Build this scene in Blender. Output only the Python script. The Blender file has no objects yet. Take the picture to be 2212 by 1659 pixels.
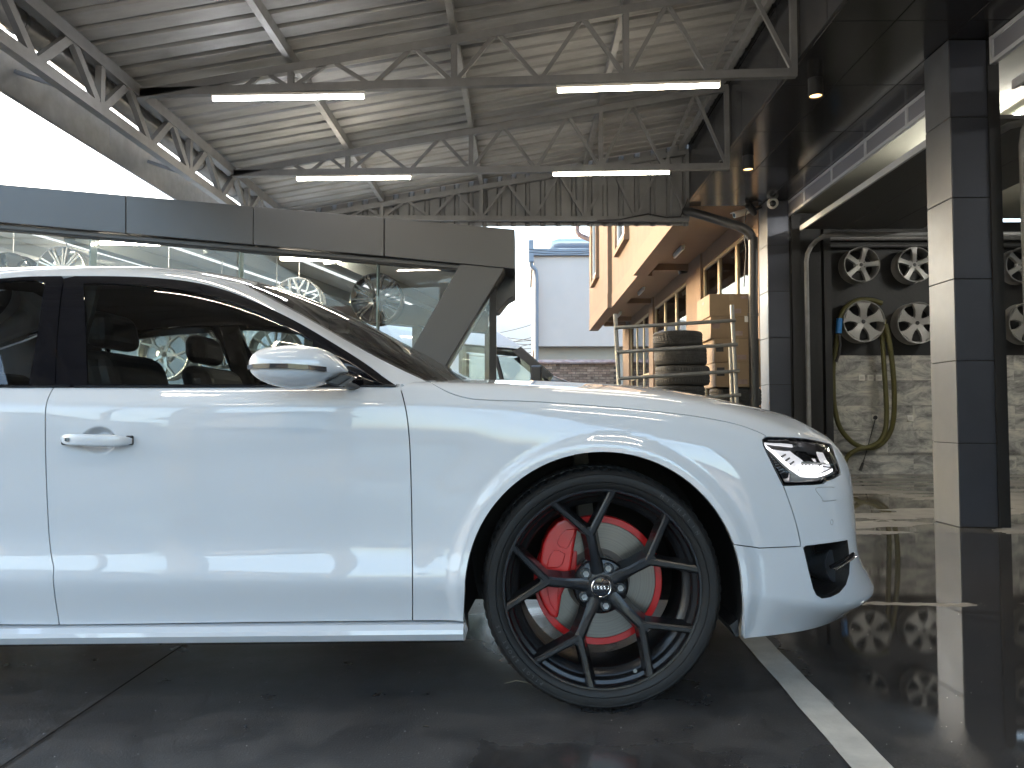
import bpy, bmesh, math, random
import numpy as np
from mathutils import Vector, Matrix
from mathutils.geometry import delaunay_2d_cdt
random.seed(7)
R = math.radians
scene = bpy.context.scene
col = scene.collection

# ------------------------------------------------------------------ camera
CAM_Z, PITCH, YAW, FPX = 0.87, 2.38, 0.83, 1661.0
cd = bpy.data.cameras.new('camera'); cam = bpy.data.objects.new('camera', cd); col.objects.link(cam)
cam.location = (0, 0, CAM_Z); cam.rotation_euler = (R(90 + PITCH), 0, R(YAW))
cd.sensor_width = 36.0; cd.lens = 36.0 * FPX / 2212.0; cd.clip_start = 0.05; cd.clip_end = 9000
scene.camera = cam
# ------------------------------------------------------------------ sky, sun, exposure
SUN_EL, SUN_AZ = 6.5, -60.0        # degrees; azimuth clockwise from +Y
w = bpy.data.worlds.new('World'); scene.world = w; w.use_nodes = True
nt = w.node_tree; nt.nodes.clear()
sky = nt.nodes.new('ShaderNodeTexSky'); sky.sky_type = 'NISHITA'; sky.sun_disc = False
sky.sun_elevation = R(SUN_EL); sky.sun_rotation = R(SUN_AZ); sky.altitude = 300
sky.air_density = 1.0; sky.dust_density = 4.0; sky.ozone_density = 1.6
bg = nt.nodes.new('ShaderNodeBackground'); bg.inputs[1].default_value = 0.15
wo = nt.nodes.new('ShaderNodeOutputWorld')
nt.links.new(sky.outputs[0], bg.inputs[0]); nt.links.new(bg.outputs[0], wo.inputs[0])
sd = bpy.data.lights.new('sun', 'SUN'); sun = bpy.data.objects.new('sun', sd); col.objects.link(sun)
sd.energy = 0.6; sd.angle = R(11); sd.color = (1.0, 0.86, 0.68)
_sv = Vector((math.sin(R(SUN_AZ)) * math.cos(R(SUN_EL)), math.cos(R(SUN_AZ)) * math.cos(R(SUN_EL)), math.sin(R(SUN_EL))))
sun.rotation_euler = (-_sv).to_track_quat('-Z', 'Y').to_euler(); sun.location = _sv * 50
vs = scene.view_settings
vs.view_transform = 'Standard'; vs.look = 'None'; vs.exposure = 4.25; vs.gamma = 1.0; vs.use_curve_mapping = False
cy = scene.cycles
cy.use_denoising = True
try: cy.denoiser = 'OPENIMAGEDENOISE'
except Exception: pass
cy.max_bounces = 8; cy.diffuse_bounces = 3; cy.glossy_bounces = 4; cy.transmission_bounces = 4; cy.volume_bounces = 0
cy.transparent_max_bounces = 12; cy.sample_clamp_indirect = 6.0
cy.caustics_reflective = False; cy.caustics_refractive = False

# ------------------------------------------------------------------ helpers
CR = cam.rotation_euler.to_matrix()
CRn = np.array(CR)
def pt(px, py, Y):
    "point of the photo (2212 px wide) standing at the distance Y in front of the camera"
    d = CR @ Vector(((px - 1106) / FPX, (829.5 - py) / FPX, -1))
    return Vector((0, 0, CAM_Z)) + d * (Y / d.y)
def ptz(px, py, Z):
    "the same at a given height"
    d = CR @ Vector(((px - 1106) / FPX, (829.5 - py) / FPX, -1))
    return Vector((0, 0, CAM_Z)) + d * ((Z - CAM_Z) / d.z)
def project(P):
    "world points (n,3) -> photo pixels"
    q = (np.asarray(P, float) - np.array([0, 0, CAM_Z])) @ CRn
    return np.stack([1106 + FPX * q[:, 0] / -q[:, 2], 829.5 - FPX * q[:, 1] / -q[:, 2]], 1)

def put(name, me, mat=None, parent=None):
    o = bpy.data.objects.new(name, me); col.objects.link(o)
    if mat is not None and not me.materials: me.materials.append(mat)
    if parent is not None:
        o.parent = parent
        if parent.type == 'EMPTY' or parent.get('_based'):
            o.matrix_parent_inverse = Matrix.Translation(-Vector(parent.location))
    return o
def tag(o, label=None, cat=None, group=None, kind=None):
    if label: o['label'] = label
    if cat: o['category'] = cat
    if group: o['group'] = group
    if kind: o['kind'] = kind
    return o
def thing(name, label, cat, loc=(0, 0, 0), group=None):
    o = bpy.data.objects.new(name, None); col.objects.link(o); o.location = loc
    o.empty_display_size = 0.1
    return tag(o, label, cat, group)
def copy_tree(o, parent=None):
    c = o.copy(); col.objects.link(c)
    if parent is not None: c.parent = parent
    for ch in list(o.children): copy_tree(ch, c)
    return c

class MB:
    def __init__(s): s.v = []; s.f = []
    def add(s, vs_, fs):
        n = len(s.v); s.v += [tuple(p) for p in vs_]; s.f += [tuple(i + n for i in f) for f in fs]; return s
    def box(s, x0, x1, y0, y1, z0, z1):
        return s.add([(x0, y0, z0), (x1, y0, z0), (x1, y1, z0), (x0, y1, z0), (x0, y0, z1), (x1, y0, z1), (x1, y1, z1), (x0, y1, z1)],
                     [(0, 3, 2, 1), (4, 5, 6, 7), (0, 1, 5, 4), (1, 2, 6, 5), (2, 3, 7, 6), (3, 0, 4, 7)])
    def bar(s, p0, p1, w_, h_, up=(0, 0, 1)):
        p0, p1 = Vector(p0), Vector(p1); d = (p1 - p0).normalized(); up = Vector(up)
        if abs(d.dot(up)) > 0.98: up = Vector((0, 1, 0))
        a = d.cross(up).normalized(); b = a.cross(d).normalized()
        vs_ = []
        for p in (p0, p1):
            for sa, sb in ((-1, -1), (1, -1), (1, 1), (-1, 1)): vs_.append(p + a * (sa * w_ / 2) + b * (sb * h_ / 2))
        return s.add(vs_, [(0, 3, 2, 1), (4, 5, 6, 7), (0, 1, 5, 4), (1, 2, 6, 5), (2, 3, 7, 6), (3, 0, 4, 7)])
    def rings(s, rings, close=True, caps=True):
        n = len(rings[0]); base = len(s.v)
        for r in rings: s.v += [tuple(p) for p in r]
        for i in range(len(rings) - 1):
            for j in range(n if close else n - 1):
                k = (j + 1) % n
                s.f.append((base + i * n + j, base + i * n + k, base + (i + 1) * n + k, base + (i + 1) * n + j))
        if caps and close:
            s.f.append(tuple(base + j for j in reversed(range(n))))
            s.f.append(tuple(base + (len(rings) - 1) * n + j for j in range(n)))
        return s
    def cyl(s, p0, p1, r0, r1=None, n=16, caps=True):
        return s.tube([p0, p1], [r0, r0 if r1 is None else r1], n, caps)
    def tube(s, pts, r, n=10, caps=True):
        pts = [Vector(p) for p in pts]; rs = r if isinstance(r, (list, tuple)) else [r] * len(pts)
        rg = []; a = None
        for i, p in enumerate(pts):
            d = (pts[min(i + 1, len(pts) - 1)] - pts[max(i - 1, 0)]).normalized()
            if a is None:
                a = d.cross(Vector((0, 0, 1)) if abs(d.z) < 0.9 else Vector((0, 1, 0))).normalized()
            else: a = (a - d * a.dot(d)).normalized()
            b = d.cross(a)
            rg.append([p + (a * math.cos(2 * math.pi * k / n) + b * math.sin(2 * math.pi * k / n)) * rs[i] for k in range(n)])
        return s.rings(rg, True, caps)
    def lathe(s, prof, c, n=48, axis='Y', close_prof=False, rfun=None):
        "prof: (radius, along axis)"
        rg = []
        pr = list(prof) + ([prof[0]] if close_prof else [])
        for k in range(n):
            t = 2 * math.pi * k / n; ring = []
            for q, (r, a) in enumerate(pr):
                if rfun: r = rfun(q, k, r)
                if axis == 'Y': ring.append((c[0] + r * math.sin(t), c[1] + a, c[2] + r * math.cos(t)))
                else: ring.append((c[0] + r * math.cos(t), c[1] + r * math.sin(t), c[2] + a))
            rg.append(ring)
        rg.append(rg[0]); return s.rings(rg, close=False, caps=False)
    def prism(s, poly, f0, f1):
        "poly: 2-d points; f0/f1 turn a 2-d point into the 3-d points of the two faces"
        n = len(poly)
        vs_ = [f0(*p) for p in poly] + [f1(*p) for p in poly]
        fs = [tuple(range(n)), tuple(range(2 * n - 1, n - 1, -1))]
        fs += [(i, i + n, (i + 1) % n + n, (i + 1) % n) for i in range(n)]
        return s.add(vs_, fs)
    def mesh(s, name, smooth=None):
        me = bpy.data.meshes.new(name); me.from_pydata(s.v, [], s.f)
        bm = bmesh.new(); bm.from_mesh(me); bmesh.ops.recalc_face_normals(bm, faces=bm.faces); bm.to_mesh(me); bm.free()
        if smooth:
            me.polygons.foreach_set('use_smooth', [True] * len(me.polygons)); me.set_sharp_from_angle(angle=R(smooth))
        return me
    def build(s, name, mat, parent=None, smooth=None, bevel=0, seg=2):
        o = put(name, s.mesh(name, smooth), mat, parent)
        if bevel:
            m = o.modifiers.new('bevel', 'BEVEL'); m.width = bevel; m.segments = seg; m.limit_method = 'ANGLE'; m.angle_limit = R(40)
            if not smooth: m.harden_normals = False
        return o
def box(name, mat, parent, x0, x1, y0, y1, z0, z1, bevel=0):
    return MB().box(x0, x1, y0, y1, z0, z1).build(name, mat, parent, bevel=bevel)
def at_piece(name, me, mat, parent, loc, rot=None):
    o = put(name, me, mat, parent); o.location = loc
    if rot: o.rotation_euler = rot
    return o

# ------------------------------------------------------------------ materials
def nodes(name):
    m = bpy.data.materials.new(name); m.use_nodes = True; t = m.node_tree
    return m, t, t.nodes['Principled BSDF'], t.nodes['Material Output']
def N(t, ty, **kw):
    n = t.nodes.new(ty)
    for k, v in kw.items():
        if k.startswith('i_'): n.inputs[k[2:].replace('_', ' ')].default_value = v
        else: setattr(n, k, v)
    return n
def rgba(c): return (c[0], c[1], c[2], 1.0)
def pbr(name, c, rough=0.5, metal=0.0, var=0.0, vscale=3.0, c2=None, bump=0.0, bscale=60.0, coat=0.0, spec=0.5, rvar=0.0, emit=0.0, ecol=None, detail=6.0, rnd=0.0, stretch=None):
    m, t, b, o = nodes(name)
    b.inputs['Base Color'].default_value = rgba(c); b.inputs['Roughness'].default_value = rough
    b.inputs['Metallic'].default_value = metal; b.inputs['Specular IOR Level'].default_value = spec
    if coat: b.inputs['Coat Weight'].default_value = coat; b.inputs['Coat Roughness'].default_value = 0.03
    if emit: b.inputs['Emission Strength'].default_value = emit; b.inputs['Emission Color'].default_value = rgba(ecol or c)
    if var or rvar or bump or rnd:
        tc = N(t, 'ShaderNodeTexCoord'); vec = tc.outputs['Object']
        if stretch:
            mp = N(t, 'ShaderNodeMapping'); mp.inputs['Scale'].default_value = stretch; t.links.new(vec, mp.inputs[0]); vec = mp.outputs[0]
        if rnd:
            oi = N(t, 'ShaderNodeObjectInfo'); ml = N(t, 'ShaderNodeMath', operation='MULTIPLY'); ml.inputs[1].default_value = 37.0
            t.links.new(oi.outputs['Random'], ml.inputs[0])
            va = N(t, 'ShaderNodeVectorMath', operation='ADD'); t.links.new(vec, va.inputs[0]); t.links.new(ml.outputs[0], va.inputs[1]); vec = va.outputs[0]
    if var or rvar:
        n1 = N(t, 'ShaderNodeTexNoise'); n1.inputs['Scale'].default_value = vscale; n1.inputs['Detail'].default_value = detail; n1.inputs['Roughness'].default_value = 0.62
        t.links.new(vec, n1.inputs['Vector'])
        rp = N(t, 'ShaderNodeMapRange'); rp.inputs[1].default_value = 0.32; rp.inputs[2].default_value = 0.68
        t.links.new(n1.outputs[0], rp.inputs[0])
        if var:
            mx = N(t, 'ShaderNodeMix', data_type='RGBA')
            mx.inputs['A'].default_value = rgba(c)
            mx.inputs['B'].default_value = rgba(c2 if c2 else [x * (1 - var) for x in c])
            t.links.new(rp.outputs[0], mx.inputs['Factor']); outc = mx.outputs['Result']
            if rnd:
                hs = N(t, 'ShaderNodeHueSaturation'); mr = N(t, 'ShaderNodeMapRange'); mr.inputs[3].default_value = 1 - rnd; mr.inputs[4].default_value = 1 + rnd
                t.links.new(oi.outputs['Random'], mr.inputs[0]); t.links.new(mr.outputs[0], hs.inputs['Value']); t.links.new(outc, hs.inputs['Color']); outc = hs.outputs[0]
            t.links.new(outc, b.inputs['Base Color'])
        if rvar:
            m2 = N(t, 'ShaderNodeMapRange'); m2.inputs[3].default_value = max(0.02, rough - rvar); m2.inputs[4].default_value = min(1, rough + rvar)
            t.links.new(rp.outputs[0], m2.inputs[0]); t.links.new(m2.outputs[0], b.inputs['Roughness'])
    if bump:
        n2 = N(t, 'ShaderNodeTexNoise'); n2.inputs['Scale'].default_value = bscale; n2.inputs['Detail'].default_value = 4
        t.links.new(vec, n2.inputs['Vector'])
        bp = N(t, 'ShaderNodeBump'); bp.inputs['Strength'].default_value = bump; bp.inputs['Distance'].default_value = 0.01
        t.links.new(n2.outputs[0], bp.inputs['Height']); t.links.new(bp.outputs[0], b.inputs['Normal'])
    return m
def pane(name, tint, ior=1.5, refl=1.0, rough=0.0):
    "thin glass: clear body with fresnel reflection"
    m, t, b, o = nodes(name); t.nodes.remove(b)
    fr = N(t, 'ShaderNodeFresnel'); fr.inputs[0].default_value = ior
    tr = N(t, 'ShaderNodeBsdfTransparent'); tr.inputs[0].default_value = rgba(tint)
    gl = N(t, 'ShaderNodeBsdfGlossy'); gl.inputs['Roughness'].default_value = rough; gl.inputs['Color'].default_value = (refl, refl, refl, 1)
    mx = N(t, 'ShaderNodeMixShader')
    geo = N(t, 'ShaderNodeNewGeometry')     # same reflectance from both sides of the sheet
    inv = N(t, 'ShaderNodeMath', operation='DIVIDE'); inv.inputs[0].default_value = 1.0; inv.inputs[1].default_value = ior
    mi = N(t, 'ShaderNodeMix'); mi.inputs['A'].default_value = ior; mi.inputs['B'].default_value = ior
    t.links.new(fr.outputs[0], mx.inputs[0]); t.links.new(tr.outputs[0], mx.inputs[1]); t.links.new(gl.outputs[0], mx.inputs[2])
    t.links.new(mx.outputs[0], o.inputs['Surface'])
    t.nodes.remove(geo); t.nodes.remove(inv); t.nodes.remove(mi)
    return m
def glow(name, c, s):
    m, t, b, o = nodes(name); t.nodes.remove(b)
    e = N(t, 'ShaderNodeEmission'); e.inputs[0].default_value = rgba(c); e.inputs[1].default_value = s
    t.links.new(e.outputs[0], o.inputs['Surface']); return m

M = {}
M['steel'] = pbr('painted_steel', (0.17, 0.173, 0.178), 0.5, 0.1, var=0.25, vscale=6, bump=0.08, bscale=90)
M['steel_light'] = pbr('galvanised_steel', (0.27, 0.27, 0.268), 0.55, 0.2, var=0.25, vscale=9)
M['sheet'] = pbr('roof_sheet_metal', (0.33, 0.33, 0.328), 0.72, 0.0, var=0.42, vscale=1.6, rvar=0.12, stretch=(0.6, 2, 2))
M['gable'] = pbr('dark_sheet_metal', (0.17, 0.175, 0.18), 0.5, 0.2, var=0.2)
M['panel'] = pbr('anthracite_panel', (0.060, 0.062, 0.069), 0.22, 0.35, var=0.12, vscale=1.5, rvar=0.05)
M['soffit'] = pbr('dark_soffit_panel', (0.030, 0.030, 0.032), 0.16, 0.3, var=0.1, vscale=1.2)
M['pillar'] = pbr('satin_panel_lit', (0.150, 0.155, 0.165), 0.36, 0.55, var=0.12, vscale=2.5, rvar=0.06)  # lit copy of the pillar cladding, for the side faces
M['show'] = pbr('showroom_panel', (0.020, 0.021, 0.024), 0.50, 0.0, spec=0.9, var=0.12, vscale=1.2)
M['black'] = pbr('matt_black', (0.012, 0.012, 0.013), 0.6)
M['joint'] = pbr('dark_joint', (0.02, 0.02, 0.02), 0.8)
M['frame'] = pbr('grey_aluminium_frame', (0.62, 0.63, 0.65), 0.4, 0.0)
M['transom'] = pbr('transom_panel', (0.26, 0.26, 0.29), 0.4, 0.0)
M['tube'] = glow('lit_tube', (1.0, 0.88, 0.70), 5.0)
M['tube_cool'] = glow('lit_tube_cool', (0.96, 0.97, 1.0), 5.0)
M['tube_hall'] = glow('lit_tube_hall', (1.0, 0.97, 0.90), 16.0)
M['strip'] = glow('added_glow_strip', (0.98, 1.0, 1.0), 0.06)  # added glow that draws pale lines on the showroom ceiling
M['warm'] = glow('warm_lamp', (1.0, 0.55, 0.20), 0.35)
M['lampbody'] = pbr('lamp_body', (0.55, 0.53, 0.50), 0.4)
M['white_plastic'] = pbr('white_plastic', (0.72, 0.71, 0.66), 0.4)
M['black_plastic'] = pbr('black_plastic', (0.02, 0.02, 0.021), 0.4)
M['orange_wall'] = pbr('orange_render', (0.20, 0.127, 0.075), 0.85, var=0.16, vscale=2.2, bump=0.25, bscale=45)
M['orange_trim'] = pbr('orange_trim', (0.215, 0.128, 0.07), 0.8, var=0.08)
M['white_wall'] = pbr('white_render', (0.55, 0.475, 0.43), 0.85, var=0.08, vscale=0.8, bump=0.1)
M['beige'] = pbr('beige_render', (0.36, 0.32, 0.27), 0.85)
M['blue_grey'] = pbr('blue_grey_metal', (0.17, 0.19, 0.225), 0.45, 0.3)
M['duct'] = pbr('duct_metal', (0.42, 0.45, 0.50), 0.3, 0.8)
M['coping'] = pbr('brown_coping', (0.14, 0.075, 0.065), 0.6, var=0.4, vscale=4, c2=(0.32, 0.25, 0.23))
M['mortar'] = pbr('mortar', (0.09, 0.075, 0.068), 0.9)
M['brick'] = pbr('brick', (0.15, 0.09, 0.07), 0.85, var=1, c2=(0.42, 0.33, 0.26), vscale=2.6, rnd=0.3, bump=0.3, bscale=30)
M['glass_shop'] = pane('shop_glass', (0.93, 0.96, 0.95), 1.52)
M['glass_dark'] = pbr('dark_window', (0.03, 0.032, 0.035), 0.05, spec=0.6)
M['wood_roof'] = pbr('clay_tile', (0.20, 0.085, 0.055), 0.8, var=0.35, vscale=5)
M['plaster'] = pbr('pale_plaster', (0.42, 0.40, 0.37), 0.85, var=0.1)
M['concrete'] = pbr('concrete', (0.20, 0.195, 0.185), 0.8, var=0.25)
M['cardboard'] = pbr('cardboard', (0.27, 0.188, 0.112), 0.8, var=0.12, vscale=6, rnd=0.06)
M['tyre_old'] = pbr('old_rubber', (0.014, 0.014, 0.0138), 0.7, var=0.4, vscale=8, c2=(0.032, 0.031, 0.029))
M['rail'] = pbr('grey_tube_steel', (0.26, 0.26, 0.255), 0.4, 0.6, var=0.2, vscale=12)
M['hose'] = pbr('olive_hose', (0.10, 0.09, 0.018), 0.5, var=0.2, vscale=15)
M['blue'] = pbr('blue_plastic', (0.02, 0.22, 0.62), 0.35)
M['dark_wall'] = pbr('black_painted_wall', (0.004, 0.004, 0.0042), 0.55, bump=0.2, bscale=30)
M['hall'] = pbr('hall_plaster', (0.46, 0.45, 0.36), 0.8, var=0.1)
M['hall_dark'] = pbr('hall_dark_metal', (0.055, 0.055, 0.055), 0.5)
M['alloy'] = pbr('silver_alloy', (0.30, 0.295, 0.28), 0.42, 0.35, var=0.1, vscale=6)
M['alloy_white'] = pbr('polished_alloy', (0.74, 0.74, 0.74), 0.2, 0.7)
M['alloy_dark'] = pbr('gloss_black_alloy', (0.018, 0.018, 0.02), 0.22, 0.2, coat=0.4)
M['wood'] = pbr('weathered_wood', (0.16, 0.13, 0.10), 0.8)
M['fin'] = pbr('glass_edge', (0.20, 0.27, 0.26), 0.15)
M['wire'] = pbr('wire', (0.015, 0.015, 0.015), 0.6)

def marble():
    m, t, b, o = nodes('grey_marble')
    tc = N(t, 'ShaderNodeTexCoord'); oi = N(t, 'ShaderNodeObjectInfo')
    ml = N(t, 'ShaderNodeMath', operation='MULTIPLY'); ml.inputs[1].default_value = 53.0; t.links.new(oi.outputs['Random'], ml.inputs[0])
    va = N(t, 'ShaderNodeVectorMath', operation='ADD'); t.links.new(tc.outputs['Object'], va.inputs[0]); t.links.new(ml.outputs[0], va.inputs[1])
    mp = N(t, 'ShaderNodeMapping'); mp.inputs['Rotation'].default_value = (0, R(35), 0); mp.inputs['Scale'].default_value = (1, 1, 2.2); t.links.new(va.outputs[0], mp.inputs[0])
    n1 = N(t, 'ShaderNodeTexNoise'); n1.inputs['Scale'].default_value = 2.4; n1.inputs['Detail'].default_value = 9; n1.inputs['Roughness'].default_value = 0.72; n1.inputs['Distortion'].default_value = 0.6
    t.links.new(mp.outputs[0], n1.inputs['Vector'])
    cr = N(t, 'ShaderNodeValToRGB'); e = cr.color_ramp.elements
    e[0].position = 0.36; e[0].color = (0.17, 0.17, 0.165, 1); e[1].position = 0.62; e[1].color = (0.62, 0.60, 0.53, 1)
    x = e.new(0.47); x.color = (0.34, 0.335, 0.32, 1); x = e.new(0.53); x.color = (0.47, 0.46, 0.43, 1)
    t.links.new(n1.outputs[0], cr.inputs[0]); t.links.new(cr.outputs[0], b.inputs['Base Color'])
    b.inputs['Roughness'].default_value = 0.22
    return m
M['marble'] = marble()

def asphalt():
    "dark sealed yard: damp on the left, standing water on the right, pale dried rims"
    m, t, b, o = nodes('wet_asphalt')
    tc = N(t, 'ShaderNodeTexCoord'); P = tc.outputs['Object']
    sp = N(t, 'ShaderNodeSeparateXYZ'); t.links.new(P, sp.inputs[0])
    def mr(src, a, b_, c, d, smooth=True):
        n = N(t, 'ShaderNodeMapRange'); n.interpolation_type = 'SMOOTHSTEP' if smooth else 'LINEAR'
        n.inputs[1].default_value = a; n.inputs[2].default_value = b_; n.inputs[3].default_value = c; n.inputs[4].default_value = d
        t.links.new(src, n.inputs[0]); return n.outputs[0]
    def noise(sc, det=5, rough=0.55, vec=P):
        n = N(t, 'ShaderNodeTexNoise'); n.inputs['Scale'].default_value = sc; n.inputs['Detail'].default_value = det; n.inputs['Roughness'].default_value = rough
        t.links.new(vec, n.inputs['Vector']); return n.outputs[0]
    def math_(op, a, b_):
        n = N(t, 'ShaderNodeMath', operation=op)
        for i, s in enumerate((a, b_)):
            if isinstance(s, (int, float)): n.inputs[i].default_value = s
            else: t.links.new(s, n.inputs[i])
        return n.outputs[0]
    def mix(f, a, b_):
        n = N(t, 'ShaderNodeMix', data_type='RGBA')
        t.links.new(f, n.inputs['Factor'])
        for k, s in (('A', a), ('B', b_)):
            if isinstance(s, tuple): n.inputs[k].default_value = rgba(s)
            else: t.links.new(s, n.inputs[k])
        return n.outputs['Result']
    big = noise(0.9, 4); fine = noise(150, 3, 0.7); mid = noise(6, 6, 0.6)
    xx = math_('ADD', sp.outputs['X'], math_('MULTIPLY', math_('SUBTRACT', big, 0.5), 1.2))
    far0 = mr(math_('ABSOLUTE', math_('SUBTRACT', sp.outputs['Y'], 4.0), 0), 7.0, 11.0, 1, 0)
    wet_x = math_('MULTIPLY', mr(xx, 0.75, 1.25, 0, 1), far0)                       # pool on the right
    far = mr(math_('ABSOLUTE', math_('SUBTRACT', sp.outputs['Y'], 4.0), 0), 7.0, 11.0, 1, 0)
    wet_n = math_('MULTIPLY', mr(noise(0.55, 3), 0.52, 0.62, 0, 0.75), far)        # puddles elsewhere
    xw = math_('ADD', sp.outputs['X'], math_('MULTIPLY', math_('SUBTRACT', noise(7, 4), 0.5), 0.10)); yw = math_('ADD', sp.outputs['Y'], math_('MULTIPLY', math_('SUBTRACT', noise(5, 4), 0.5), 0.25))
    wet_c = math_('MULTIPLY', math_('MULTIPLY', mr(xw, -0.135, -0.115, 0, 1), mr(xw, 0.42, 0.62, 1, 0)), mr(yw, 1.98, 2.14, 0.85, 0))
    wet = math_('MAXIMUM', math_('MAXIMUM', wet_x, wet_n), wet_c)
    base = mix(mr(mid, 0.3, 0.7, 0, 1), (0.038, 0.038, 0.040), (0.066, 0.064, 0.064))
    grit = mr(fine, 0.60, 0.74, 0, 1)
    base = mix(math_('MULTIPLY', grit, math_('SUBTRACT', 1.0, math_('MULTIPLY', wet, 0.75))), base, (0.20, 0.20, 0.205))
    base = mix(math_('MULTIPLY', wet, 0.5), base, (0.022, 0.021, 0.020))
    # pale concrete apron before and inside the garage, with wet islands
    yy = math_('ADD', sp.outputs['Y'], math_('MULTIPLY', math_('SUBTRACT', noise(1.6, 5), 0.5), 1.0))
    apron = math_('MULTIPLY', mr(yy, 5.75, 5.85, 0, 1), mr(sp.outputs['X'], 1.7, 2.0, 0, 1))
    mp = N(t, 'ShaderNodeMapping'); mp.inputs['Scale'].default_value = (0.55, 1.5, 1); t.links.new(P, mp.inputs[0])
    isl = mr(noise(1.25, 4, 0.5, mp.outputs[0]), 0.50, 0.53, 0, 1)
    dry = math_('MULTIPLY', apron, math_('SUBTRACT', 1.0, isl))
    ridge = math_('SUBTRACT', sp.outputs['Y'], math_('ADD', 3.62, math_('MULTIPLY', math_('SUBTRACT', noise(2.2, 4), 0.5), 0.30)))
    rid = math_('MULTIPLY', mr(math_('ABSOLUTE', ridge, 0), 0.012, 0.05, 1, 0), mr(sp.outputs['X'], 1.3, 1.6, 0, 1))
    rid = math_('MULTIPLY', rid, mr(noise(3.0, 3), 0.42, 0.55, 0, 1))
    dry = math_('MAXIMUM', dry, rid)
    base = mix(apron, base, (0.085, 0.078, 0.066))
    base = mix(dry, base, mix(mr(mid, 0.35, 0.7, 0, 1), (0.27, 0.252, 0.222), (0.19, 0.18, 0.162)))
    t.links.new(base, b.inputs['Base Color'])
    rg = math_('ADD', math_('ADD', mr(wet, 0, 1, 0.33, 0.018), math_('MULTIPLY', math_('SUBTRACT', 1.0, far0), 0.4)), math_('MULTIPLY', mr(mid, 0.3, 0.7, -0.06, 0.08), math_('SUBTRACT', 1.0, wet)))
    rg = math_('ADD', math_('MULTIPLY', rg, math_('SUBTRACT', 1.0, dry)), math_('MULTIPLY', dry, 0.55))
    t.links.new(rg, b.inputs['Roughness'])
    b.inputs['Specular IOR Level'].default_value = 0.55
    bp = N(t, 'ShaderNodeBump'); bp.inputs['Distance'].default_value = 0.004
    t.links.new(math_('MULTIPLY', math_('SUBTRACT', 1.0, math_('MULTIPLY', wet, 0.985)), 0.35), bp.inputs['Strength'])
    rip = math_('ADD', fine, math_('MULTIPLY', noise(9, 2), 1.2))
    t.links.new(rip, bp.inputs['Height']); t.links.new(bp.outputs[0], b.inputs['Normal'])
    return m
M['asphalt'] = asphalt()
M['line_paint'] = pbr('line_paint', (0.60, 0.585, 0.54), 0.5, var=1, c2=(0.44, 0.43, 0.40), vscale=7, rvar=0.12, bump=0.25, bscale=120)
# ================================================================== SETTING
gm = MB(); gm.add([(-3200, -1500, 0), (3200, -1500, 0), (3200, 3000, 0), (-3200, 3000, 0)], [(0, 1, 2, 3)])
tag(gm.build('ground', M['asphalt']), kind='structure', label='dark wet asphalt yard with puddles on the right')
# expansion joint (a shallow dark groove strip) and painted bay line
M['groove'] = pbr('groove', (0.012, 0.012, 0.012), 0.9, spec=0.05)
jm = MB(); jm.add([(-1.299, -2, 0.004), (-1.291, -2, 0.004), (-1.277, 9, 0.004), (-1.285, 9, 0.004)], [(0, 1, 2, 3)])
tag(jm.build('pavement_joint', M['groove']), kind='structure')
lm = MB()
xs0, n = [], 60
for i in range(n + 1):
    y = -1.5 + 6.6 * i / n; c = 0.79 + 0.036 * y
    lm.v += [(c - 0.052 + random.uniform(-.0022, .0022), y, 0.004), (c + 0.052 + random.uniform(-.0022, .0022), y, 0.004)]
lm.f = [(2 * i, 2 * i + 1, 2 * i + 3, 2 * i + 2) for i in range(n)]
tag(lm.build('painted_line', M['line_paint']), kind='structure')

tag(box('bounce_pavement', M['concrete'], None, -40, 40, -13.5, -4.5, 0.0, 0.12), kind='structure')  # unseen pale slab added to bounce light onto the car
# distant ridge
hm = MB(); hn = 120; rows = []
random.seed(3)
def ridge(x):
    return 262 + 48 * math.sin(x / 430 + 2.2) + 22 * math.sin(x / 170 + 0.7) + 7 * math.sin(x / 61) - 0.05 * (x if x > 0 else 0)
for j in range(9):
    f = j / 8; rows.append([(-2600 + 5200 * i / hn, 1500 + 900 * f, max(-5, ridge(-2600 + 5200 * i / hn + 90 * f) * math.sin(f * math.pi / 2) ** 0.8 + random.uniform(-4, 4) * (f > 0.05) - 4 * (f == 0))) for i in range(hn + 1)])
hm.rings(rows, close=False, caps=False)
M['hill'] = pbr('wooded_hill', (0.05, 0.075, 0.05), 0.9, var=0.4, vscale=0.01)
tag(hm.build('hills', M['hill'], smooth=60), kind='structure')
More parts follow.
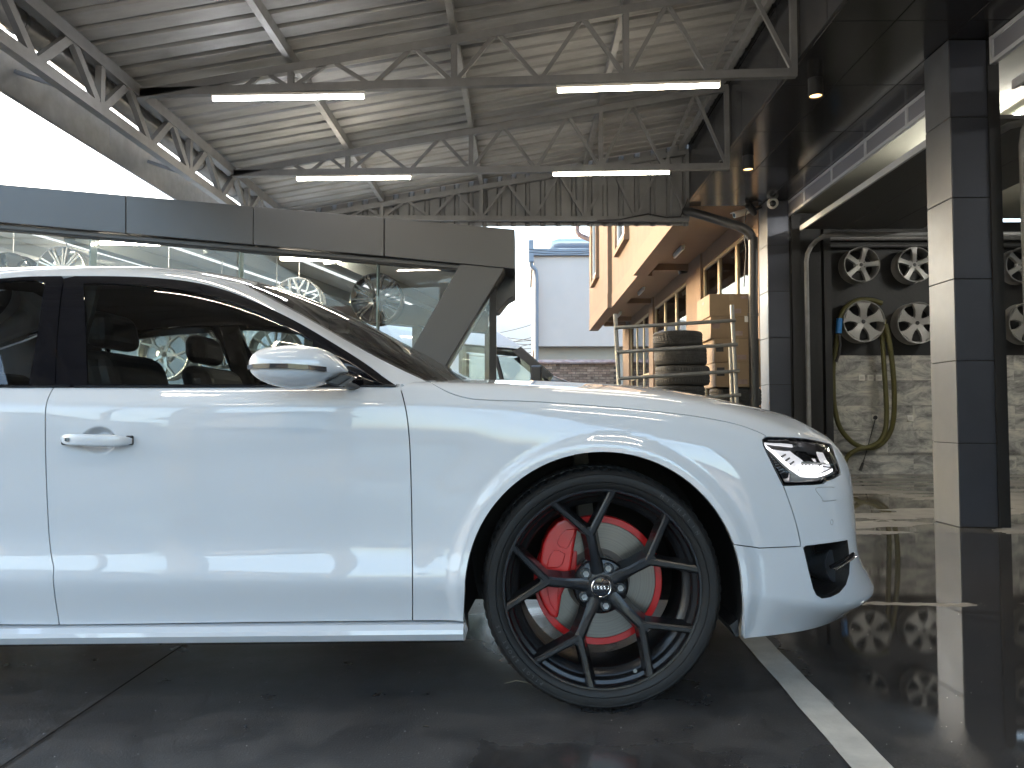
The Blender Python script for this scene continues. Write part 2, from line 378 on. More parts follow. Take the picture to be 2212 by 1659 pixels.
# ================================================================== CANOPY
TY = [10.65, 8.55, 6.42, 4.29, 2.16, 0.03, -2.10]  # rearmost bay is unseen, added to block sky from the car
XL, XR = -3.30, 2.31
def topz(x): return 3.655 + 0.169 * (x + 3.05)
canopy = thing('canopy', 'steel truss canopy with corrugated metal roof over the white car', 'canopy', (XL, 10.65, 0))
PUR = [-1.98, -0.585, 0.875]
def truss(Y, zl, zr):
    t = MB().bar((XL, Y, zl), (XR, Y, zr), 0.06, 0.07).build('truss', M['steel'], canopy)
    MB().bar((XL, Y, topz(XL) - 0.005), (XR, Y, topz(XR)), 0.06, 0.07).build('top_chord', M['steel'], t)
    bz = lambda x: zl + (zr - zl) * (x - XL) / (XR - XL)
    nodes_ = [XL + 0.45] + PUR + [XR - 0.02]
    for i in range(4):
        a, b_ = nodes_[i], nodes_[i + 1]
        q = [a + (b_ - a) * k / 4 for k in range(5)]
        for k, (u, v) in enumerate(zip(q[:-1], q[1:])):
            p0 = (u, Y, (bz if k % 2 == 0 else topz)(u)); p1 = (v, Y, (topz if k % 2 == 0 else bz)(v))
            MB().bar(p0, p1, 0.028, 0.034).build('truss_bar', M['steel'], t)
        MB().bar((b_, Y + 0.001, bz(b_)), (b_, Y + 0.001, topz(b_)), 0.05, 0.05).build('truss_post', M['steel'], t)
    return t
for k, Y in enumerate(TY):
    truss(Y, [3.655, 3.606, 3.625][min(k, 2)], [3.607, 3.663, 3.766][min(k, 2)])
for x in PUR + [2.22]:
    MB().bar((x, -3.2, topz(x) + 0.085), (x, 10.72, topz(x) + 0.085), 0.055, 0.095).build('purlin', M['steel_light'], canopy)
# corrugated sheets: ribs run up the slope, five ribs to a sheet
def sheet(y0, nr, pitch):
    m = MB(); prof = []
    for i in range(nr):
        y = y0 + i * pitch
        prof += [(y, 0), (y + pitch * 0.70, 0), (y + pitch * 0.76, 0.032), (y + pitch * 0.96, 0.032)]
    prof.append((y0 + nr * pitch + 0.004, 0))
    A = [(-3.62, y, topz(-3.62) + 0.137 + h) for y, h in prof]; B = [(2.33, y, topz(2.33) + 0.137 + h) for y, h in prof]
    m.rings([A, B], close=False, caps=False)
    o = m.build('roof_sheet', M['sheet'], canopy)
    s = o.modifiers.new('solid', 'SOLIDIFY'); s.thickness = 0.0015
    return o
y = -3.23  # roof starts well behind the camera to cut skylight
while y < 10.6:
    sheet(y, 5, 0.215); y += 1.075
# side truss along the open edge, gutter and outer fascia
st = MB().bar((XL, -3.1, 3.25), (XL, 10.7, 3.25), 0.07, 0.085).build('edge_truss', M['steel'], canopy)
MB().bar((XL - 0.002, -3.1, 3.64), (XL - 0.002, 10.7, 3.64), 0.075, 0.10).build('top_chord', M['steel'], st)
ys = [10.65 - 0.40 * k for k in range(35)]
for k, yv in enumerate(ys[:-1]):
    a, b_ = (3.25, 3.63) if k % 2 == 0 else (3.63, 3.25)
    MB().bar((XL, yv, a), (XL, ys[k + 1], b_), 0.045, 0.065).build('truss_bar', M['steel'], st)
    if k % 4 == 0: MB().bar((XL + .002, yv, 3.25), (XL + .002, yv, 3.63), 0.05, 0.06).build('truss_post', M['steel'], st)
MB().tube([(-3.53, -3.2, 3.62), (-3.53, 10.72, 3.62)], 0.085, 14).build('gutter', M['steel_light'], canopy, smooth=40)
for k in range(14):
    yb = -2.8 + k * 1.0
    g = MB(); g.lathe([(0.086, -0.015), (0.094, -0.015), (0.094, 0.015), (0.086, 0.015)], (-3.53, yb, 3.62), 16); g.build('gutter_bracket', M['steel'], canopy)
    if k % 2 == 0:
        MB().bar((-3.73, yb + 0.3, 3.40), (XL, yb + 0.3, 3.25), 0.03, 0.03).build('bracket', M['steel'], canopy)
for k in range(7):
    a = -3.2 + k * 2.0
    box('edge_fascia', M['steel_light'], canopy, -3.765, -3.74, a + 0.002, a + 1.998, 3.20, 3.545)
# far gable cladding
def gable(x0, x1):
    m = MB(); prof = []
    n_ = int(round((x1 - x0) / 0.215)); p = (x1 - x0) / n_
    for i in range(n_):
        x = x0 + i * p; prof += [(x, 0), (x + p * 0.62, 0), (x + p * 0.70, 0.03), (x + p * 0.90, 0.03)]
    prof.append((x1, 0))
    m.rings([[(x, 10.75 + d, 3.545) for x, d in prof], [(x, 10.75 + d, topz(x) + 0.19) for x, d in prof]], close=False, caps=False)
    m.build('gable_sheet', M['gable'], canopy)
gx = [-3.3, -2.2, -1.1, 0.1, 1.2, 2.325]
for a, b_ in zip(gx[:-1], gx[1:]): gable(a, b_ + 0.004)
cb = [pt(*p, 10.58) for p in ((1290, 476), (1340, 474), (1400, 462), (1440, 470), (1470, 468), (1486, 430))]
MB().tube(cb, 0.008, 6).build('cable', M['wire'], canopy, smooth=60)
MB().bar((XL, -3.0, 0), (XL, -3.0, 3.22), 0.30, 0.30).build('canopy_post', M['steel'], canopy, bevel=0.006)
MB().bar((-1.80, -3.0, 0), (-1.80, -3.0, topz(-1.8)), 0.16, 0.16).build('canopy_post', M['steel'], canopy, bevel=0.006)
MB().bar((XL, 10.69, 0), (XL, 10.69, 3.22), 0.14, 0.14).build('canopy_post', M['steel'], canopy, bevel=0.006)

# lit tubes under the trusses
def light_tube(p0, p1, label, mat='tube', group='lit tubes under the canopy trusses'):
    p0, p1 = Vector(p0), Vector(p1); mid = (p0 + p1) / 2
    t = thing('light_tube', label, 'light tube', mid, group)
    MB().bar(p0 + Vector((0, 0, 0.028)), p1 + Vector((0, 0, 0.028)), 0.045, 0.022).build('housing', M['lampbody'], t)
    d = (p1 - p0).normalized() * 0.012
    MB().tube([p0 + d, p1 - d], 0.016, 10).build('lamp', M[mat], t, smooth=60)
    for e, s in ((p0, 1), (p1, -1)):
        MB().tube([e, e + d * s], 0.0185, 10).build('end_cap', M['white_plastic'], t)
light_tube(pt(458, 214, 6.42), pt(789, 209, 6.42), 'lit tube on the left of the nearer visible truss', 'tube_cool')
light_tube(pt(1202, 196, 6.42), pt(1556, 185, 6.42), 'lit tube on the right of the nearer visible truss', 'tube')
light_tube(pt(640, 387, 8.55), pt(889, 384, 8.55), 'lit tube on the left of the middle truss')
light_tube(pt(1193, 377, 8.55), pt(1447, 373, 8.55), 'lit tube on the right of the middle truss')
for Y, nm in ((4.29, 'truss above the car roof'), (2.16, 'truss just before the car'), (0.03, 'truss above the camera')):
    light_tube((-2.35, Y, 3.575), (-1.05, Y, 3.605), 'left lit tube on the ' + nm)
    light_tube((0.40, Y, 3.645), (1.75, Y, 3.68), 'right lit tube on the ' + nm)

# ================================================================== GARAGE
FX, SOF = 2.33, 3.89
garage = thing('garage', 'dark panel clad garage with open bays and grey pillars on the right', 'building', (3.9, 6.3, 0))
YG0, YG1 = -3.4, 11.0
ysp = [10.97, 10.40, 9.25, 8.10, 6.95, 5.80, 4.65, 3.50, 2.35, 1.20, 0.05, -1.10, -2.25, -3.40]
for a, b_ in zip(ysp[1:], ysp[:-1]):
    for z0, z1 in ((SOF, 4.62), (4.63, 5.8)):
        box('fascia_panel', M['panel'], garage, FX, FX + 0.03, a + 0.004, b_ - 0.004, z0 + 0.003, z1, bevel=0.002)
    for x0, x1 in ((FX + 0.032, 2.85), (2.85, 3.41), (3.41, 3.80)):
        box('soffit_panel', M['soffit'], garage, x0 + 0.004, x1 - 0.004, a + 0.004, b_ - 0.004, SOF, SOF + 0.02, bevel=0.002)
box('roof', M['joint'], garage, FX + 0.035, 9.2, YG0, 10.95, SOF + 0.03, 5.75)
for x0, x1 in ((FX, 2.9), (2.904, 3.42)):
    box('end_panel', M['panel'], garage, x0, x1, 10.975, 11.0, SOF, 5.8)
# pillars
zj = [0, 0.655, 1.305, 1.955, 2.605, 3.255, SOF - 0.005]
def pillar(Yn, Yf, x0=3.41, x1=3.71):
    p = box('pillar', M['joint'], garage, x0 + 0.012, x1, Yn + 0.012, Yf, 0, SOF - 0.01)
    for a, b_ in zip(zj[:-1], zj[1:]):
        g = 0.004
        MB().box(x0, x0 + 0.011, Yn, Yf, a + g, b_ - g).build('side_panel', M['pillar'], p, bevel=0.0015)
        MB().box(x0 + 0.0125, x1, Yn, Yn + 0.011, a + g, b_ - g).build('front_panel', M['pillar_shaded'], p, bevel=0.0015)
    return p
M['pillar_shaded'] = pbr('satin_panel_shaded', (0.085, 0.092, 0.115), 0.36, 0.45, var=0.12, vscale=2.5)  # same pillar cladding, front face shade put into the colour
pillar(6.10, 6.47); pillar(10.70, 11.07); pillar(1.50, 1.87)
# transom bands over the bays
def transom(ya, yb, n_, x=3.72, z0=3.665, z1=3.885):
    t = MB().box(x, x + 0.04, ya, yb, z0, z0 + 0.035).build('transom', M['frame'], garage, bevel=0.002)
    MB().box(x, x + 0.04, ya, yb, z1 - 0.03, z1).build('rail', M['frame'], t)
    st_ = (yb - ya) / n_
    for i in range(n_ + 1):
        yy = ya + st_ * i
        MB().box(x - 0.003, x + 0.043, yy - 0.018, yy + 0.018, z0, z1 + 0.001).build('mullion', M['frame'], t)
    for i in range(n_):
        MB().box(x + 0.012, x + 0.03, ya + st_ * i + 0.02, ya + st_ * (i + 1) - 0.02, z0 + 0.036, z1 - 0.032).build('infill_panel', M['transom'], t)
transom(6.50, 11.03, 5); transom(1.9, 6.05, 5)
# door tracks, open sectional door
for yj in (6.05, 6.50, 10.67):
    s = -1 if yj > 6.2 and yj < 8 else 1
    if yj < 6.2: MB().box(3.712, 3.80, 6.085, 6.46, 0, SOF - .02).build('door_jamb', M['black'], garage)
    else: MB().box(3.73, 3.85, yj - 0.03, yj + 0.03, 0, 3.66).build('door_jamb', M['black'], garage)
    tr = [(3.92, yj + 0.05 * (-1 if yj in (6.05, 10.67) else 1), 0)]
    yq = tr[0][1]
    tr = [(3.92, yq, 0), (3.92, yq, 3.0)] + [(3.92 + 0.38 * (1 - math.cos(a)), yq, 3.0 + 0.38 * math.sin(a)) for a in (0.3, 0.6, 0.9, 1.2, 1.5)] + [(8.2, yq, 3.38)]
    MB().tube(tr, 0.032, 8).build('door_track', M['steel_light'], garage, smooth=60)
for (ya, yb) in ((6.62, 10.55), (1.95, 5.95)):
    d = MB().box(3.84, 4.38, ya, yb, 3.44, 3.48).build('open_door', M['hall_dark'], garage, bevel=0.004)
    for k in range(1, 3):
        MB().box(3.84 + k * 0.55, 4.38 + k * 0.55, ya, yb, 3.44, 3.48).build('door_section', M['hall_dark'], d, bevel=0.004)
    MB().box(3.81, 3.838, ya, yb, 3.415, 3.485).build('door_seal', M['frame'], d)
# hall shell
WY = 11.62
box('hall_ceiling', M['hall'], garage, 3.99, 9.1, YG0, WY, 4.30, 4.36) if False else None
box('wall', M['dark_wall'], garage, 4.0, 9.2, WY, WY + 0.2, 1.785, 3.80)
box('wall', M['joint'], garage, 4.0, 9.2, WY + 0.02, WY + 0.2, 0, 1.785)
box('wall', M['dark_wall'], garage, 9.0, 9.2, YG0, WY, 0, 3.80)
box('wall', M['dark_wall'], garage, 3.9, 9.2, YG0 - 0.2, YG0, 0, 3.80)
box('wall', M['dark_wall'], garage, 3.72, 4.30, 11.08, 11.60, 0, 3.80)
MB().box(3.81, 9.0, YG0, WY, 3.85, 3.88).build('hall_ceiling', M['hall'], garage)
# marble cladding, each slab its own piece
tw, th = 0.76, 0.376
slab = MB().box(-tw / 2 + .001, tw / 2 - .001, -0.018, 0, -th / 2 + .001, th / 2 - .001).mesh('marble_slab')
half = MB().box(-tw / 4 + .001, tw / 4 - .001, -0.018, 0, -th / 2 + .001, th / 2 - .001).mesh('marble_slab')
for r in range(5):
    z = 1.78 - th * (r + 0.5)
    if r == 4: z = 1.78 - th * 4.37
    x = 4.32
    if r % 2:
        at_piece('marble_slab', half, M['marble'], garage, (x + tw / 4, WY + 0.02, z)); x += tw / 2
    while x < 8.9:
        at_piece('marble_slab', slab, M['marble'], garage, (x + tw / 2, WY + 0.02, z)); x += tw
# pipe runs on the hall wall
MB().tube([(4.0, WY - 0.1, 3.55), (8.9, WY - 0.1, 3.55)], 0.05, 10).build('pipe', M['steel_light'], garage, smooth=60)
MB().tube([(4.0, WY - 0.1, 3.42), (8.9, WY - 0.1, 3.42)], 0.03, 10).build('pipe', M['hall_dark'], garage, smooth=60)
# hall lamps (one shows in the right-hand bay)
light_tube((7.3, 8.0, 3.74), (7.3, 9.6, 3.74), 'lit tube on the garage ceiling in the far bay', 'tube_hall', 'garage ceiling tubes')
light_tube((7.3, 3.0, 3.74), (7.3, 4.6, 3.74), 'lit tube on the garage ceiling in the near bay', 'tube_hall', 'garage ceiling tubes')
light_tube((4.75, 7.0, 3.76), (4.75, 8.6, 3.76), 'added unseen tube above the open door, lighting the garage ceiling', 'tube_hall', 'garage ceiling tubes')  # added out of sight to light the ceiling over the door

# downlights in the soffit
def downlight(x, Y, label):
    t = thing('downlight', label, 'downlight', (x, Y, SOF), 'surface downlights under the garage soffit')
    m = MB(); m.lathe([(0.0, 0), (0.065, 0), (0.065, -0.16), (0.055, -0.16), (0.055, -0.13), (0, -0.13)], (x, Y, SOF), 24, 'Z'); m.build('housing', M['black'], t, smooth=40)
    m = MB(); m.lathe([(0.0, -0.152), (0.053, -0.150), (0.053, -0.135)], (x, Y, SOF), 24, 'Z'); m.build('lens', M['warm'], t)
q = ptz(1762, 206, SOF - .15); downlight(q.x, q.y, 'lit warm downlight on the soffit above the truss end')
q = ptz(1616, 365, SOF - .15); downlight(q.x, q.y, 'black cylinder downlight glowing warm beside the far pillar')
downlight(2.72, 4.6, 'lit warm downlight on the soffit ahead of the near pillar')
for k, (x, y) in enumerate(((2.62, 6.95), (2.72, 9.10))):
    pass
# dome camera
p = pt(1668, 440, 10.69)
t = thing('dome_camera', 'white dome security camera with black eye on far pillar', 'camera', p)
m = MB(); m.lathe([(0.0, 0.0), (0.075, 0.0), (0.075, -0.05), (0.062, -0.066), (0, -0.066)], (p.x, p.y + 0.005, p.z), 24); m.build('body', M['white_plastic'], t, smooth=40)
m = MB(); m.lathe([(0.045, 0), (0.04, -0.02), (0.028, -0.035), (0.0, -0.042)], (p.x - 0.012, p.y - 0.061, p.z - 0.015), 20); m.build('eye', M['glass_dark'], t, smooth=60)

# ================================================================== SHOWROOM
SY = 7.0
show = thing('showroom', 'glass fronted showroom with sloping grey fascia and slanted pillar', 'building', (-2.5, SY, 0))
def ft(x): return 398 + 0.0875 * x
def fb(x): return 480 + 0.0880 * x
js = [-560, -280, -3, 272, 547, 830, 1113]
for a, b_ in zip(js[:-1], js[1:]):
    e = 1.0
    A, B, C, D = pt(a + e, ft(a), SY), pt(b_ - e, ft(b_), SY), pt(b_ - e, fb(b_) + (3 if b_ > 1100 else 0), SY), pt(a + e, fb(a), SY)
    m = MB(); bk = Vector((0, 0.5, 0)); m.add([A, B, C, D, A + bk, B + bk, C + bk, D + bk], [(0, 1, 2, 3), (7, 6, 5, 4), (0, 4, 5, 1), (1, 5, 6, 2), (2, 6, 7, 3), (3, 7, 4, 0)])
    m.build('fascia_panel', M['show'], show, bevel=0.004)
bk = Vector((0, 0.46, 0))
def quad_prism(px, Y, d, name, mat, parent, bevel=0):
    P = [pt(x, y_, Y) for x, y_ in px]; dv = Vector((0, d, 0)); n_ = len(P)
    m = MB(); m.add(P + [q + dv for q in P], [tuple(range(n_)), tuple(range(2 * n_ - 1, n_ - 1, -1))] + [(i, i + n_, (i + 1) % n_ + n_, (i + 1) % n_) for i in range(n_)])
    return m.build(name, mat, parent, bevel=bevel)
quad_prism([(-560, ft(-560) + 3), (1108, ft(1108) + 3), (1108, fb(1108) - 2), (-560, fb(-560) - 2)], SY + 0.03, 0.4, 'fascia_core', M['joint'], show)
quad_prism([(-560, fb(-560) + 4), (1010, fb(1010) + 4), (1010, fb(1010) + 13), (-560, fb(-560) + 13)], SY + 0.06, 0.1, 'head_frame', M['show'], show, 0.004)
quad_prism([(-560, fb(-560) + 13.5), (1000, fb(1000) + 13.5), (1000, fb(1000) + 17), (-560, fb(-560) + 17)], SY + 0.075, 0.07, 'gasket', M['black'], show)
# slanted pillar down to the ground
def gy(Y): return project(np.array([[0.0, Y, 0.0]]))[0][1]
g0 = gy(SY)
quad_prism([(994, 570), (1091, 578), (1091 - 0.605 * (g0 - 578), g0), (994 - 0.57 * (g0 - 570), g0)], SY + 0.02, 0.38, 'slanted_pillar', M['show'], show, 0.006)
# corner post and side
c0, c1 = pt(1057, 600, SY + 0.15), pt(1072, 600, SY + 0.15)
box('corner_post', M['black'], show, c0.x, c1.x, SY + 0.15, SY + 0.23, 0, pt(1060, 560, SY + .15).z)
# glass panes, joints at the vertical seams
pj = [-560, 195, 517, 815, 1058]
for a, b_ in zip(pj[:-1], pj[1:]):
    A, B = pt(a, fb(a) + 8, SY + 0.11), pt(b_, fb(b_) + 8, SY + 0.11)
    m = MB(); x0, x1 = A.x + 0.003, B.x - 0.003
    m.add([(x0, SY + 0.11, 0.02), (x1, SY + 0.11, 0.02), (x1, SY + 0.11, B.z), (x0, SY + 0.11, A.z)], [(0, 1, 2, 3)])
    m.build('glass_pane', M['glass_shop'], show)
    if b_ < 1000:
        MB().box(B.x - 0.006, B.x + 0.006, SY + 0.112, SY + 0.22, 0.02, B.z - 0.01).build('glass_fin', M['fin'], show)
# inside: floor, ceiling, beams, rear fascia and rear glazing
X0, X1 = pt(-560, 500, SY).x, -0.50
RY = 11.3
def roofz(x):
    A, B = pt(-560, fb(-560), SY), pt(1100, fb(1100), SY); return A.z + (B.z - A.z) * (x - A.x) / (B.x - A.x)
tag(box('showroom_floor', M['concrete'], None, X0, X1, SY + 0.12, RY, 0.004, 0.03), kind='structure')
m = MB(); m.add([(X0, SY + .45, roofz(X0) + 0.10), (X1, SY + .45, roofz(X1) + 0.10), (X1, RY, roofz(X1) + 0.10), (X0, RY, roofz(X0) + 0.10),
                 (X0, SY + .45, roofz(X0) + 0.22), (X1, SY + .45, roofz(X1) + 0.22), (X1, RY, roofz(X1) + 0.22), (X0, RY, roofz(X0) + 0.22)],
                [(0, 1, 2, 3), (7, 6, 5, 4), (0, 4, 5, 1), (1, 5, 6, 2), (2, 6, 7, 3), (3, 7, 4, 0)])
M['ceil'] = pbr('white_ceiling', (0.62, 0.65, 0.65), 0.7)
M['beam'] = pbr('grey_beam', (0.33, 0.36, 0.36), 0.6)
m.build('ceiling', M['ceil'], show)
for x in (-9.2, -7.6, -6.0, -4.5, -3.1, -1.9):
    MB().bar((x, SY + 0.5, roofz(x) + 0.04), (x + 0.9, RY - 0.1, roofz(x + 0.9) + 0.04), 0.14, 0.15).build('beam', M['beam'], show)
for x in (-8.4, -6.8, -5.25, -3.8, -2.5):
    MB().bar((x, SY + 0.6, roofz(x) + 0.09), (x + 0.9, RY - 0.4, roofz(x + 0.9) + 0.09), 0.05, 0.012).build('added_glow_strip', M['strip'], show)
MB().bar((X0, RY - 0.2, roofz(X0) - 0.02), (X1, RY - 0.2, roofz(X1) - 0.02), 0.3, 0.36).build('rear_fascia', M['show'], show)
p0, p1 = pt(1036, 545, RY - 0.6), pt(1113, 640, RY - 0.6)
quad_prism([(1050, 572), (1113, 572), (1113, 638), (1098, 646), (1076, 672), (1050, 672)], SY + 0.47, 0.35, 'fascia_return', M['show'], show, 0.006)
for x in (-9.6, -7.2, -4.9, -3.2, -1.62, X1 - 0.06):
    box('rear_post', M['show'], show, x, x + 0.14, RY - 0.14, RY, 0, roofz(x) - 0.1)
rx = [X0, -9.5, -7.1, -4.8, -3.1, -1.5, X1 - 0.06]
for a, b_ in zip(rx[:-1], rx[1:]):
    m = MB(); m.add([(a + 0.01, RY - 0.07, 0.02), (b_ - 0.01, RY - 0.07, 0.02), (b_ - 0.01, RY - 0.07, roofz(b_) - 0.1), (a + 0.01, RY - 0.07, roofz(a) - 0.1)], [(0, 1, 2, 3)])
    m.build('rear_glass', M['glass_shop'], show)
m = MB(); m.add([(c1.x - .02, SY + 0.24, 0.02), (X1, RY, 0.02), (X1, RY, roofz(X1) - 0.05), (c1.x - .02, SY + 0.24, roofz(X1) - 0.05)], [(0, 1, 2, 3)]); m.build('side_glass', M['glass_shop'], show)
light_tube(pt(908, 608, 10.2), pt(973, 607, 10.2), 'lit tube on the showroom ceiling beside the slanted pillar', 'tube', 'showroom ceiling tubes')
for k, (x, lab) in enumerate(((-7.6, 'hidden tube behind the showroom fascia, far left'), (-5.6, 'hidden tube behind the showroom fascia, left'), (-3.6, 'hidden tube behind the showroom fascia, middle'), (-1.8, 'hidden tube behind the showroom fascia, right'))):
    light_tube((x - .6, 7.49, roofz(x) + 0.03), (x + .6, 7.49, roofz(x) + 0.0), lab.replace('hidden', 'lit'), 'tube', 'showroom ceiling tubes')  # unseen tubes added to brighten the showroom ceiling
light_tube((-6.4, 9.2, roofz(-6) - 0.1), (-5.2, 9.2, roofz(-5.2) - 0.1), 'lit tube on the showroom ceiling at the left', 'tube', 'showroom ceiling tubes')
for o in list(col.objects):
    if o.name.startswith('light_tube') and o.location.y > 7.5 and o.location.x < -0.3 and o.location.z < 3.2 and o.get('group') == 'showroom ceiling tubes':
        r = MB().cyl((o.location.x, o.location.y, o.location.z + 0.03), (o.location.x, o.location.y, roofz(o.location.x) + 0.1), 0.006, n=6).build('rod', M['frame'], o)

# ================================================================== ORANGE BUILDING
ob = thing('orange_building', 'orange rendered building with projecting upper floor over shop windows', 'building', (3.45, 18, 0))
SZ = 4.0
segs = [(11.1, 15.9, 2.30), (15.9, 20.6, 2.39), (20.6, 26.3, 2.28)]
# shop front piers and sill wall
WX = 3.45
wins = [(11.35, 14.75), (16.05, 20.2), (20.85, 24.8)]
piers = [(11.1, 11.35), (14.75, 16.05), (20.2, 20.85), (24.8, 26.3)]
for a, b_ in piers: box('pier', M['orange_wall'], ob, WX - 0.04, WX + 0.5, a, b_, 0, SZ)
for a, b_ in wins:
    box('lintel', M['orange_wall'], ob, WX, WX + 0.5, a, b_, 3.72, SZ)
    box('sill_wall', M['orange_wall'], ob, WX, WX + 0.5, a, b_, 0, 0.35)
box('rear_wall', M['black'], ob, WX + 0.9, WX + 1.0, 11.1, 26.3, 0, SZ)
# windows: frames, panes, posters behind the glass
def poster_mat(name, bgc, cols, seed):
    m, t, b, o = nodes(name)
    tc = N(t, 'ShaderNodeTexCoord'); mp = N(t, 'ShaderNodeMapping'); mp.inputs['Location'].default_value = (seed, seed * 2, 0); mp.inputs['Scale'].default_value = (1, 1.6, 0.55)
    t.links.new(tc.outputs['Object'], mp.inputs[0])
    n1 = N(t, 'ShaderNodeTexNoise'); n1.inputs['Scale'].default_value = 2.6; n1.inputs['Detail'].default_value = 2; t.links.new(mp.outputs[0], n1.inputs['Vector'])
    cr = N(t, 'ShaderNodeValToRGB'); cr.color_ramp.interpolation = 'CONSTANT'; e = cr.color_ramp.elements
    e[0].position = 0; e[0].color = rgba(bgc); e[1].position = 0.52; e[1].color = rgba(cols[0])
    for k, c in enumerate(cols[1:]): x = e.new(0.58 + 0.06 * k); x.color = rgba(c)
    t.links.new(n1.outputs[0], cr.inputs[0]); t.links.new(cr.outputs[0], b.inputs['Base Color']); b.inputs['Roughness'].default_value = 0.25
    return m
PM = [poster_mat('poster_flame', (0.10, 0.085, 0.075), [(0.50, 0.20, 0.06), (0.70, 0.60, 0.35), (0.55, 0.72, 0.74)], 1.3),
      poster_mat('poster_red', (0.50, 0.47, 0.43), [(0.60, 0.06, 0.04), (0.62, 0.26, 0.07), (0.15, 0.42, 0.60)], 4.1),
      poster_mat('poster_white', (0.62, 0.58, 0.52), [(0.14, 0.10, 0.08), (0.55, 0.15, 0.07), (0.40, 0.55, 0.60)], 7.7)]
M['alu_beige'] = pbr('beige_aluminium', (0.42, 0.33, 0.20), 0.45, 0.2)
k = 0
for wi, (a, b_) in enumerate(wins):
    n_ = 3
    for i in range(n_):
        y0 = a + (b_ - a) * i / n_; y1 = a + (b_ - a) * (i + 1) / n_
        wnd = MB().box(WX + 0.02, WX + 0.07, y0, y0 + 0.06, 0.35, 3.72).build('window', M['alu_beige'], ob)
        for args in ((y1 - 0.06, y1 - 0.001, 0.35, 3.72), (y0 + 0.06, y1 - 0.06, 0.351, 0.41), (y0 + 0.06, y1 - 0.06, 3.66, 3.72), (y0 + 0.06, y1 - 0.06, 2.0, 2.06)):
            MB().box(WX + 0.02, WX + 0.07, *args).build('frame', M['alu_beige'], wnd)
        for z0, z1 in ((0.41, 2.0), (2.06, 3.66)):
            MB().box(WX + 0.04, WX + 0.046, y0 + 0.06, y1 - 0.06, z0, z1).build('pane', M['glass_shop'], wnd)
            MB().box(WX + 0.055, WX + 0.06, y0 + 0.062, y1 - 0.062, z0 + 0.03, z1 - 0.03 - (0.5 if (k % 3 == 1) else 0)).build('poster', PM[[0, 0, 2, 2, 1, 2, 1, 0, 2][k % 9]], wnd)
            k += 1
# upper floor slab and facade in three steps
for i, (a, b_, x) in enumerate(segs):
    s = box('upper_wall', M['orange_wall'], ob, x, x + 0.3, a, b_, SZ, 8.4)
    MB().box(x - 0.012, x + 0.29, a + 0.003, b_ - 0.003, SZ - 0.22, SZ + 0.16).build('band', M['orange_trim'], s)
    box('soffit', M['orange_trim'], ob, x + 0.29, WX + 0.5, a, b_, SZ, SZ + 0.15)
box('upper_end', M['orange_wall'], ob, 2.58, 6.5, 11.1, 11.3, SZ, 8.4)
box('upper_end', M['orange_wall'], ob, 2.58, 6.5, 26.1, 26.298, SZ, 8.4)
box('upper_roof', M['wood_roof'], ob, 2.1, 6.6, 11.0, 26.5, 8.4, 8.6)
for yb in (15.9, 20.55, 24.3, 25.6):
    box('soffit_beam', M['orange_trim'], ob, 2.7, WX - 0.045, yb - 0.12, yb + 0.12, SZ - 0.13, SZ)
# upper windows with stepped mouldings
def upper_window(yc, x, z0, z1, wd):
    f = MB().box(x - 0.01, x + 0.05, yc - wd / 2, yc + wd / 2, z0, z1).build('upper_window', M['glass_dark'], ob)
    for y0, y1, a, b_ in ((yc - wd / 2 - 0.07, yc - wd / 2, z0 - 0.07, z1 + 0.07), (yc + wd / 2, yc + wd / 2 + 0.07, z0 - 0.07, z1 + 0.07), (yc - wd / 2, yc + wd / 2, z0 - 0.07, z0), (yc - wd / 2, yc + wd / 2, z1, z1 + 0.07)):
        MB().box(x - 0.05, x + 0.02, y0, y1, a, b_).build('frame', M['white_plastic'], f)
    for s in (-1, 1):
        MB().bar((x - 0.05, yc + s * (wd / 2 + 0.16), z0 - 0.2), (x - 0.05, yc + s * (wd / 2 + 0.16), z1), 0.1, 0.14).build('moulding', M['orange_trim'], f)
    MB().bar((x - 0.06, yc - wd / 2 - 0.25, z0 - 0.24), (x - 0.06, yc + wd / 2 + 0.25, z0 - 0.24), 0.12, 0.12).build('moulding', M['orange_trim'], f)
upper_window(18.2, 2.39, 5.15, 7.0, 1.5); upper_window(23.8, 2.28, 5.3, 7.1, 1.3); upper_window(13.4, 2.30, 5.2, 7.0, 1.5)
# gutter elbow at the far corner
MB().tube([pt(1262, 478, 26.6), pt(1248, 486, 26.6), pt(1246, 500, 26.6), pt(1252, 508, 26.5), pt(1276, 518, 26.35)], 0.09, 10).build('gutter_pipe', M['coping'], ob, smooth=60)
